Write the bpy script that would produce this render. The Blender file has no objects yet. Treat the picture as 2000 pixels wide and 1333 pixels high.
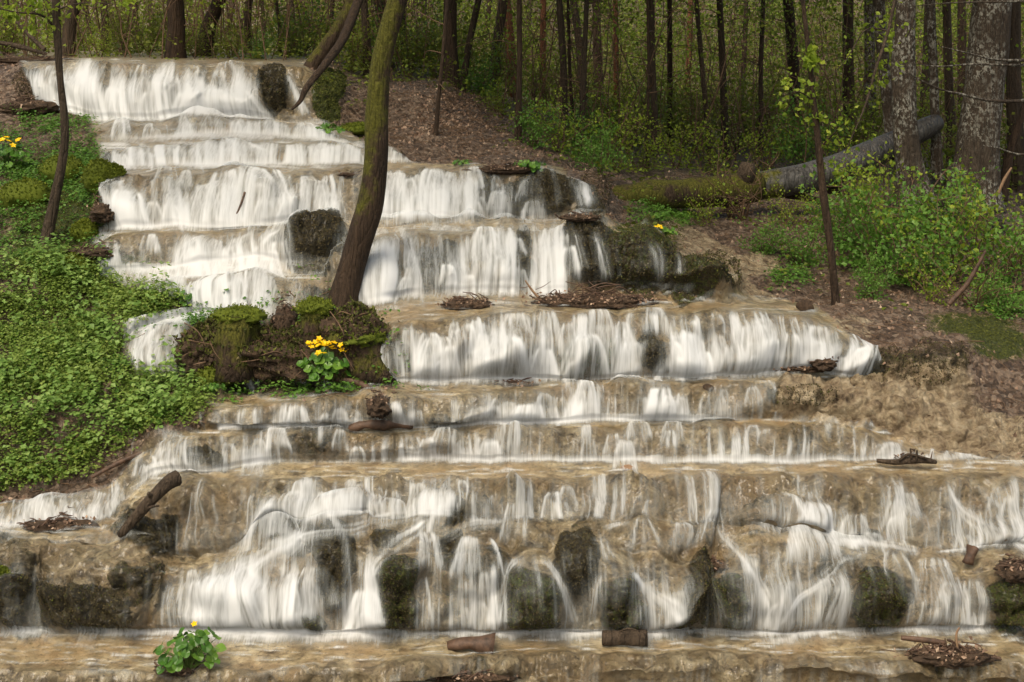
import bpy, math, random
import numpy as np
from math import radians, sin, cos, pi
C = bpy.context.scene
COL = C.collection
RNG = np.random.default_rng(11)
random.seed(5)

# ------------------------------------------------------------ camera, world, sun
F, Y0, CZ = 2778.0, 40.0, 3.5           # focal length in photo pixels, horizon row, eye height above the lowest pool
cam = bpy.data.objects.new('camera', bpy.data.cameras.new('camera'))
COL.objects.link(cam)
cam.location = (0, 0, CZ); cam.rotation_euler = (radians(90), 0, 0)
cam.data.sensor_width = 36; cam.data.lens = 36 * F / 2000
cam.data.shift_y = -(666.5 - Y0) / 2000
cam.data.clip_end = 400; cam.data.clip_start = 0.1
C.camera = cam
w = bpy.data.worlds.new('World'); C.world = w; w.use_nodes = True
nt = w.node_tree; bg = nt.nodes['Background']
sky = nt.nodes.new('ShaderNodeTexSky'); sky.sky_type = 'NISHITA'; sky.sun_disc = False
SUN_EL, SUN_AZ = radians(58), radians(205)
sky.sun_elevation = SUN_EL; sky.sun_rotation = SUN_AZ
sky.air_density = 1.0; sky.dust_density = 4.0; sky.ozone_density = 0.6
tint = nt.nodes.new('ShaderNodeMix'); tint.data_type = 'RGBA'; tint.blend_type = 'MULTIPLY'; tint.inputs[0].default_value = 1; tint.inputs[7].default_value = (1.07, 1.0, .83, 1)
nt.links.new(sky.outputs[0], tint.inputs[6]); nt.links.new(tint.outputs[2], bg.inputs[0]); bg.inputs[1].default_value = 0.14
sl = bpy.data.lights.new('sun', 'SUN'); sl.energy = 1.35; sl.angle = radians(30); sl.color = (1, .95, .82)
so = bpy.data.objects.new('sun', sl); COL.objects.link(so)
sd = np.array([sin(SUN_AZ) * cos(SUN_EL), cos(SUN_AZ) * cos(SUN_EL), sin(SUN_EL)])
from mathutils import Vector, Matrix
so.rotation_euler = Vector(sd).to_track_quat('Z', 'Y').to_euler()
so.location = (0, 0, 20)
C.view_settings.view_transform = 'Standard'; C.view_settings.look = 'None'
C.view_settings.exposure = 0.62; C.view_settings.gamma = 1
C.cycles.max_bounces = 5; C.cycles.diffuse_bounces = 2; C.cycles.glossy_bounces = 2
C.cycles.transparent_max_bounces = 10; C.cycles.transmission_bounces = 2
C.cycles.use_denoising = True
C.cycles.sample_clamp_indirect = 4

# ------------------------------------------------------------ helpers
def W(px, py, Y):
    return np.array([(px - 1000) / F * Y, Y, CZ - (py - Y0) / F * Y])

def tag(o, label=None, cat=None, group=None, kind=None):
    if label: o['label'] = label
    if cat: o['category'] = cat
    if group: o['group'] = group
    if kind: o['kind'] = kind
    return o

def thing(name, loc, label, cat, group=None):
    o = bpy.data.objects.new(name, None); COL.objects.link(o)
    o.location = loc; o.empty_display_size = .1
    return tag(o, label, cat, group)

def mesh(name, V, Fc, mats, smooth=True, attrs=None, mi=None):
    """V (n,3); Fc (m,k) int array or list of such arrays"""
    me = bpy.data.meshes.new(name)
    if not isinstance(Fc, list): Fc = [Fc]
    V = np.ascontiguousarray(V, dtype=np.float32)
    me.vertices.add(len(V)); me.vertices.foreach_set('co', V.ravel())
    loops = np.concatenate([f.ravel() for f in Fc]).astype(np.int32)
    sizes = np.concatenate([np.full(len(f), f.shape[1]) for f in Fc])
    starts = np.concatenate([[0], np.cumsum(sizes)[:-1]]).astype(np.int32)
    me.loops.add(len(loops)); me.loops.foreach_set('vertex_index', loops)
    me.polygons.add(len(sizes)); me.polygons.foreach_set('loop_start', starts)
    me.polygons.foreach_set('use_smooth', np.full(len(sizes), smooth))
    if not isinstance(mats, (list, tuple)): mats = [mats]
    for m in mats: me.materials.append(m)
    if mi is not None: me.polygons.foreach_set('material_index', mi.astype(np.int32))
    for k, a in (attrs or {}).items():
        at = me.attributes.new(k, 'FLOAT', 'POINT'); at.data.foreach_set('value', np.ascontiguousarray(a, dtype=np.float32))
    me.update(calc_edges=True)
    return me

def link(name, me, parent=None, loc=None):
    o = bpy.data.objects.new(name, me); COL.objects.link(o)
    if parent is not None: o.parent = parent
    if loc is not None: o.location = loc
    return o

def _h(ix, iy, iz, seed):
    n = (ix.astype(np.int64) * 374761393 + iy.astype(np.int64) * 668265263 + iz.astype(np.int64) * 2147483647 + seed * 974711) & 0xffffffff
    n = ((n ^ (n >> 13)) * 1274126177) & 0xffffffff
    n = ((n ^ (n >> 16)) * 2246822519) & 0xffffffff
    return ((n ^ (n >> 15)) & 0xffff) / 32767.5 - 1

def vn(x, y, z=None, seed=0):
    """smooth value noise in [-1,1]"""
    x = np.asarray(x, dtype=np.float64); y = np.asarray(y, dtype=np.float64) + 0 * x
    z = (np.zeros_like(x) if z is None else np.asarray(z, dtype=np.float64) + 0 * x)
    ix, iy, iz = np.floor(x), np.floor(y), np.floor(z)
    fx, fy, fz = x - ix, y - iy, z - iz
    fx = fx * fx * (3 - 2 * fx); fy = fy * fy * (3 - 2 * fy); fz = fz * fz * (3 - 2 * fz)
    r = 0
    for dx in (0, 1):
        wx = fx if dx else 1 - fx
        for dy in (0, 1):
            wy = fy if dy else 1 - fy
            for dz in (0, 1):
                wz = fz if dz else 1 - fz
                r = r + wx * wy * wz * _h(ix + dx, iy + dy, iz + dz, seed)
    return r

def fbm(x, y, z=None, seed=0, o=3, g=.5):
    r = 0; a = 1; s = 0
    for k in range(o):
        r = r + a * vn(x * 2.03 ** k, y * 2.03 ** k, None if z is None else z * 2.03 ** k, seed + 17 * k)
        s += a; a *= g
    return r / s

def sst(a, b, x):
    t = np.clip((x - a) / (b - a + 1e-12), 0, 1); return t * t * (3 - 2 * t)

def gsm(A, s, axis):
    """gaussian smoothing along one axis, clamped ends"""
    if s <= 0: return A
    r = int(max(1, 3 * s)); k = np.exp(-.5 * (np.arange(-r, r + 1) / s) ** 2); k /= k.sum()
    A = np.moveaxis(A, axis, 0)
    P = np.concatenate([np.repeat(A[:1], r, 0), A, np.repeat(A[-1:], r, 0)])
    out = sum(k[i] * P[i:i + len(A)] for i in range(2 * r + 1))
    return np.moveaxis(out, 0, axis)

# ------------------------------------------------------------ materials
def mat(name):
    m = bpy.data.materials.new(name); m.use_nodes = True
    n = m.node_tree; n.nodes.clear()
    out = n.nodes.new('ShaderNodeOutputMaterial')
    return m, n, out

class G:
    def __init__(s, name):
        s.m, s.n, s.out = mat(name)
        s.tc = s.n.nodes.new('ShaderNodeTexCoord')
        s.geo = s.n.nodes.new('ShaderNodeNewGeometry')
    def node(s, t, **kw):
        x = s.n.nodes.new(t)
        for k, v in kw.items(): setattr(x, k, v)
        return x
    def L(s, a, b): s.n.links.new(a, b)
    def val(s, sock, v):
        if hasattr(v, 'is_output') or isinstance(v, bpy.types.NodeSocket): s.L(v, sock)
        elif v is not None: sock.default_value = v
    def attr(s, name):
        a = s.node('ShaderNodeAttribute'); a.attribute_name = name; return a.outputs['Fac']
    def noise(s, scale, detail=4, rough=.55, vec=None, stretch=None, dist=0, typ=None):
        x = s.node('ShaderNodeTexNoise')
        x.inputs['Scale'].default_value = scale; x.inputs['Detail'].default_value = detail
        x.inputs['Roughness'].default_value = rough; x.inputs['Distortion'].default_value = dist
        v = vec or s.tc.outputs['Object']
        if stretch:
            mp = s.node('ShaderNodeMapping'); mp.inputs['Scale'].default_value = stretch; s.L(v, mp.inputs[0]); v = mp.outputs[0]
        s.L(v, x.inputs['Vector']); return x.outputs['Fac']
    def voro(s, scale, feature='F1', vec=None, stretch=None):
        x = s.node('ShaderNodeTexVoronoi', feature=feature); x.inputs['Scale'].default_value = scale
        v = vec or s.tc.outputs['Object']
        if stretch:
            mp = s.node('ShaderNodeMapping'); mp.inputs['Scale'].default_value = stretch; s.L(v, mp.inputs[0]); v = mp.outputs[0]
        s.L(v, x.inputs['Vector']); return x.outputs['Distance']
    def ramp(s, fac, stops):
        r = s.node('ShaderNodeValToRGB'); e = r.color_ramp.elements
        while len(e) < len(stops): e.new(.5)
        for el, (p, c) in zip(e, stops):
            el.position = p; el.color = (*c, 1) if isinstance(c, tuple) else (c, c, c, 1)
        s.L(fac, r.inputs[0]); return r.outputs[0]
    def mix(s, fac, a, b, mode='MIX'):
        x = s.node('ShaderNodeMix', data_type='RGBA', blend_type=mode)
        s.val(x.inputs[0], fac)
        for i, v in ((6, a), (7, b)):
            if isinstance(v, tuple): x.inputs[i].default_value = (*v, 1)
            else: s.L(v, x.inputs[i])
        return x.outputs[2]
    def math(s, op, a, b=None, c=None, clamp=False):
        x = s.node('ShaderNodeMath', operation=op, use_clamp=clamp)
        s.val(x.inputs[0], a); s.val(x.inputs[1], b)
        if c is not None: s.val(x.inputs[2], c)
        return x.outputs[0]
    def bump(s, h, strength=.5, dist=.02, nrm=None):
        x = s.node('ShaderNodeBump'); x.inputs['Strength'].default_value = strength; x.inputs['Distance'].default_value = dist
        s.L(h, x.inputs['Height'])
        if nrm: s.L(nrm, x.inputs['Normal'])
        return x.outputs[0]
    def bsdf(s, color, rough=.7, nrm=None, spec=.5, coat=0, coatr=.1, connect=True):
        b = s.node('ShaderNodeBsdfPrincipled')
        s.val(b.inputs['Base Color'], (*color, 1) if isinstance(color, tuple) else color)
        s.val(b.inputs['Roughness'], rough); s.val(b.inputs['Specular IOR Level'], spec)
        if nrm: s.L(nrm, b.inputs['Normal'])
        s.val(b.inputs['Coat Weight'], coat); b.inputs['Coat Roughness'].default_value = coatr
        if connect: s.L(b.outputs[0], s.out.inputs[0])
        return b

def rock_material():
    g = G('travertine')
    ob = g.tc.outputs['Object']
    a = g.noise(2.2, 6, .6); b = g.noise(11, 7, .68, dist=.4); c = g.noise(55, 5, .7)
    st = g.noise(9, 5, .6, stretch=(1, 1, .16))
    col = g.ramp(b, [(.32, (.035, .026, .014)), (.41, (.13, .097, .055)), (.47, (.27, .208, .118)), (.56, (.43, .345, .205)), (.74, (.62, .53, .36))])
    col = g.mix(g.ramp(a, [(.42, 0.0), (.62, .75)]), col, (.30, .20, .095))
    col = g.mix(g.ramp(st, [(.44, 0.0), (.62, .6)]), col, (.20, .155, .08))
    # curtain stain down the faces of the steps
    nz = g.node('ShaderNodeSeparateXYZ'); g.L(g.geo.outputs['Normal'], nz.inputs[0])
    steep = g.ramp(nz.outputs[2], [(.25, 1.0), (.75, 0.0)])
    st2 = g.noise(14, 4, .6, stretch=(1, 1, .1))
    col = g.mix(g.math('MULTIPLY', steep, g.ramp(st2, [(.42, 0.0), (.6, .75)])), col, (.16, .125, .075))
    # small dark pits scattered by fine noise
    col = g.mix(g.ramp(g.noise(42, 6, .72), [(.34, .8), (.44, 0.0)]), col, (.045, .032, .018))
    # dark algae
    al = g.attr('moss')
    mn = g.noise(26, 6, .7)
    mcol = g.ramp(mn, [(.3, (.010, .008, .004)), (.46, (.03, .023, .009)), (.57, (.065, .05, .02)), (.66, (.065, .062, .014)), (.78, (.20, .15, .07))])
    mm = g.math('ADD', al, g.math('MULTIPLY', g.math('SUBTRACT', b, .5), 1.6), clamp=True)
    mm = g.ramp(mm, [(.35, 0.0), (.62, 1.0)])
    col = g.mix(mm, col, mcol)
    gr = g.ramp(g.math('ADD', g.attr('green'), g.math('MULTIPLY', g.math('SUBTRACT', g.noise(18, 5, .7), .5), 1.8)), [(.48, 0.0), (.62, 1.0)])
    gcol = g.ramp(c, [(.3, (.02, .026, .004)), (.55, (.065, .08, .010)), (.75, (.15, .165, .018))])
    col = g.mix(gr, col, gcol)
    # soil with leaf litter
    so_ = g.attr('soil')
    v = g.voro(34, stretch=(1, 1.3, 1)); 
    scol = g.ramp(g.noise(7, 8, .72), [(.3, (.035, .022, .013)), (.5, (.11, .070, .042)), (.68, (.23, .155, .10)), (.8, (.34, .25, .17))])
    vc = g.node('ShaderNodeTexVoronoi'); vc.inputs['Scale'].default_value = 30; g.L(ob, vc.inputs['Vector'])
    sep = g.node('ShaderNodeSeparateColor'); g.L(vc.outputs['Color'], sep.inputs[0])
    lit = g.ramp(sep.outputs[0], [(.2, (.07, .045, .03)), (.5, (.22, .14, .095)), (.9, (.44, .33, .24))])
    scol = g.mix(.5, scol, lit)
    sm = g.ramp(g.math('ADD', so_, g.math('MULTIPLY', g.math('SUBTRACT', b, .5), .7)), [(.4, 0.0), (.6, 1.0)])
    col = g.mix(sm, col, scol)
    sa = g.attr('sand')
    sacol = g.ramp(b, [(.32, (.08, .05, .028)), (.43, (.25, .18, .105)), (.54, (.42, .325, .20)), (.68, (.60, .49, .335))])
    col = g.mix(g.ramp(g.math('ADD', sa, g.math('MULTIPLY', g.math('SUBTRACT', b, .5), .8)), [(.4, 0.0), (.6, 1.0)]), col, sacol)
    fl = g.attr('floor')
    fcol = g.ramp(g.noise(4, 8, .75), [(.34, (.035, .022, .012)), (.47, (.12, .075, .045)), (.56, (.05, .065, .015)), (.7, (.09, .13, .02))])
    fcol = g.mix(.35, fcol, lit)
    col = g.mix(fl, col, fcol)
    wet = g.attr('wet')
    rough = g.math('SUBTRACT', .85, g.math('MULTIPLY', wet, .5))
    h = g.math('ADD', g.math('MULTIPLY', b, 1.1), g.math('MULTIPLY', c, .55))
    h = g.math('ADD', h, g.math('MULTIPLY', g.noise(150, 3, .7), .35))
    h = g.math('SUBTRACT', h, g.math('MULTIPLY', g.voro(24), .5))
    h = g.math('ADD', h, g.math('MULTIPLY', g.math('MULTIPLY', sm, v), .8))
    dry = g.math('SUBTRACT', 1.0, g.math('MULTIPLY', g.attr('pool'), .8))
    nrm = g.bump(g.math('MULTIPLY', h, dry), 1.0, .055)
    rip = g.bump(g.noise(26, 4, .6, stretch=(.5, 1.6, .5), dist=.8), .35, .012)
    b_ = g.bsdf(col, rough, nrm, .4, g.math('MULTIPLY', wet, .55), .18)
    g.L(rip, b_.inputs['Coat Normal'])
    return g.m

def water_material():
    g = G('falling_water')
    al = g.attr('white')
    n = g.noise(7, 3, .6, stretch=(10, 1.0, .45))
    n2 = g.noise(22, 3, .6, stretch=(9, 1.0, .3))
    ns = g.math('ADD', g.math('MULTIPLY', g.math('SUBTRACT', n, .5), 1.1), g.math('MULTIPLY', g.math('SUBTRACT', n2, .5), .8))
    k = g.math('MULTIPLY', g.math('MULTIPLY', al, g.math('SUBTRACT', 1.0, al)), 2.6)
    a = g.math('MULTIPLY', g.math('ADD', al, g.math('MULTIPLY', ns, k), clamp=True), .95)
    b = g.bsdf(g.ramp(a, [(.0, (.60, .65, .62)), (.5, (.86, .89, .90)), (1, (.93, .95, .97))]), .38, None, .35, connect=False)
    vm = g.node('ShaderNodeVectorMath', operation='SCALE'); g.L(g.geo.outputs['Normal'], vm.inputs[0]); vm.inputs['Scale'].default_value = .45
    va = g.node('ShaderNodeVectorMath', operation='ADD'); g.L(vm.outputs[0], va.inputs[0]); va.inputs[1].default_value = (0, -.40, .52)
    vz = g.node('ShaderNodeVectorMath', operation='NORMALIZE'); g.L(va.outputs[0], vz.inputs[0]); g.L(vz.outputs[0], b.inputs['Normal'])
    tr = g.node('ShaderNodeBsdfTranslucent'); tr.inputs[0].default_value = (.92, .94, .96, 1)
    mx = g.node('ShaderNodeMixShader'); mx.inputs[0].default_value = .4
    g.L(b.outputs[0], mx.inputs[1]); g.L(tr.outputs[0], mx.inputs[2])
    tp = g.node('ShaderNodeBsdfTransparent')
    m2 = g.node('ShaderNodeMixShader'); g.L(a, m2.inputs[0]); g.L(tp.outputs[0], m2.inputs[1]); g.L(mx.outputs[0], m2.inputs[2])
    g.L(m2.outputs[0], g.out.inputs[0])
    return g.m

def leaf_material(name, c1, c2, c3=None, trans=.35, rough=.5):
    g = G(name)
    r = g.attr('rnd')
    stops = [(0, c1), (.6, c2)] + ([(1, c3)] if c3 else [])
    col = g.ramp(r, stops)
    n = g.noise(3.0, 3)
    col = g.mix(g.ramp(n, [(.35, 0.0), (.7, .45)]), col, tuple(x * 1.25 for x in c2))
    b = g.bsdf(col, rough, None, .35, connect=False)
    tr = g.node('ShaderNodeBsdfTranslucent'); g.L(g.mix(.5, col, tuple(min(1, x * 1.6) for x in c2)), tr.inputs[0])
    mx = g.node('ShaderNodeMixShader'); mx.inputs[0].default_value = trans
    g.L(b.outputs[0], mx.inputs[1]); g.L(tr.outputs[0], mx.inputs[2]); g.L(mx.outputs[0], g.out.inputs[0])
    return g.m

def bark_material(name, dark, light, moss=(.075, .072, .010), mossy=0.0, lichen=0.0, scale=1.0, rough=.85):
    g = G(name)
    n = g.noise(16 * scale, 6, .7, stretch=(1, 1, .16), dist=.3)
    v = g.voro(30 * scale, 'DISTANCE_TO_EDGE', stretch=(1, 1, .2))
    f = g.noise(60 * scale, 4, .7)
    col = g.ramp(n, [(.3, dark), (.7, light)])
    col = g.mix(g.ramp(f, [(.45, 0.0), (.75, .4)]), col, tuple(min(1, x * 1.5) for x in light))
    h = g.math('ADD', n, g.math('MULTIPLY', g.math('MINIMUM', v, .2), 2.0))
    h = g.math('ADD', h, g.math('MULTIPLY', f, .4))
    if lichen:
        l = g.noise(24 * scale, 5, .75, stretch=(1, 1, .7)); l2 = g.noise(2.5, 3, .6)
        m = g.math('MULTIPLY', g.ramp(l, [(.50, 0.0), (.56, 1.0)]), g.ramp(l2, [(.42, .05), (.56, 1.0)]))
        col = g.mix(g.math('MULTIPLY', m, lichen), col, (.42, .41, .35))
    m = g.math('ADD', g.attr('moss'), g.math('MULTIPLY', g.math('SUBTRACT', g.noise(7, 5, .7), .5), 1.3))
    mm = g.ramp(m, [(.42, 0.0), (.62, 1.0)])
    mc = g.ramp(f, [(.3, tuple(x * .45 for x in moss)), (.7, tuple(x * 1.5 for x in moss))])
    col = g.mix(mm, col, mc)
    g.bsdf(col, rough, g.bump(h, 1.0, .02), .25)
    return g.m

def plain(name, c1, c2, scale=20, rough=.7, bump=.5, stretch=None, dist=.006):
    g = G(name); n = g.noise(scale, 6, .68, stretch=stretch)
    g.bsdf(g.ramp(n, [(.3, c1), (.7, c2)]), rough, g.bump(n, bump, dist), .35)
    return g.m

M = {}
M['rock'] = rock_material(); M['water'] = water_material()
M['leaf_ground'] = leaf_material('ground_leaf', (.045, .11, .018), (.10, .21, .028), (.17, .29, .045))
M['leaf_spring'] = leaf_material('spring_leaf', (.10, .16, .015), (.20, .28, .025), (.34, .38, .04), .45)
M['leaf_under'] = leaf_material('undergrowth_leaf', (.05, .072, .010), (.125, .16, .018), (.235, .25, .03), .4)
M['leaf_dark'] = leaf_material('canopy_leaf', (.04, .055, .012), (.10, .12, .022), (.17, .17, .035), .3)
M['leaf_brown'] = leaf_material('brown_foliage', (.03, .022, .009), (.085, .062, .022), (.12, .105, .03), .3)
M['leaf_marigold'] = leaf_material('marigold_leaf', (.035, .10, .012), (.085, .19, .022), (.17, .29, .04), .25, .35)
M['petal'] = leaf_material('yellow_petal', (.75, .42, .0), (.85, .55, .0), (.9, .62, .01), .2)
M['litter'] = leaf_material('fallen_leaf', (.07, .042, .026), (.26, .165, .11), (.46, .34, .24), .1, .7)
M['moss'] = leaf_material('moss', (.045, .065, .006), (.13, .16, .012), (.20, .22, .02), .2, .9)
M['bark'] = bark_material('wet_bark', (.013, .008, .005), (.065, .041, .025))
M['bark_dark'] = bark_material('dark_bark', (.02, .014, .009), (.085, .06, .04))
M['bark_red'] = bark_material('pine_bark', (.05, .022, .012), (.20, .085, .042))
M['bark_grey'] = bark_material('lichen_bark', (.018, .013, .009), (.075, .055, .038), lichen=.6, scale=1.3)
M['bark_log'] = bark_material('log_bark', (.016, .014, .012), (.095, .09, .084), scale=.6, rough=.36)
M['wood'] = plain('wet_wood', (.03, .018, .012), (.14, .08, .05), 25, .6, .8, (1, 1, 1))
M['wood_pale'] = plain('pale_wood', (.16, .09, .05), (.34, .22, .13), 30, .7, .5)
M['earth'] = plain('dark_earth', (.018, .011, .007), (.10, .062, .036), 18, .9, 1.0, None, .03)
M['stem'] = plain('green_stem', (.05, .09, .02), (.10, .16, .03), 20, .6, .2)
M['twig'] = plain('brown_twig', (.05, .03, .017), (.19, .115, .065), 30, .8, .3)

# ------------------------------------------------------------ the ground, lofted over the edges of the steps
LT = [(1450, 7.0), (1240, 8), (1035, 8.6), (960, 8.9), (930, 9.0), (850, 9.2), (800, 9.35), (770, 9.5), (700, 9.8), (600, 10.2), (520, 10.7), (450, 11.2), (390, 11.8), (330, 12.5), (260, 13.3), (200, 14), (150, 14.8), (110, 15.5)][::-1]
LTx = np.array([a for a, b in LT], float); LTy = np.array([b for a, b in LT], float)
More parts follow.
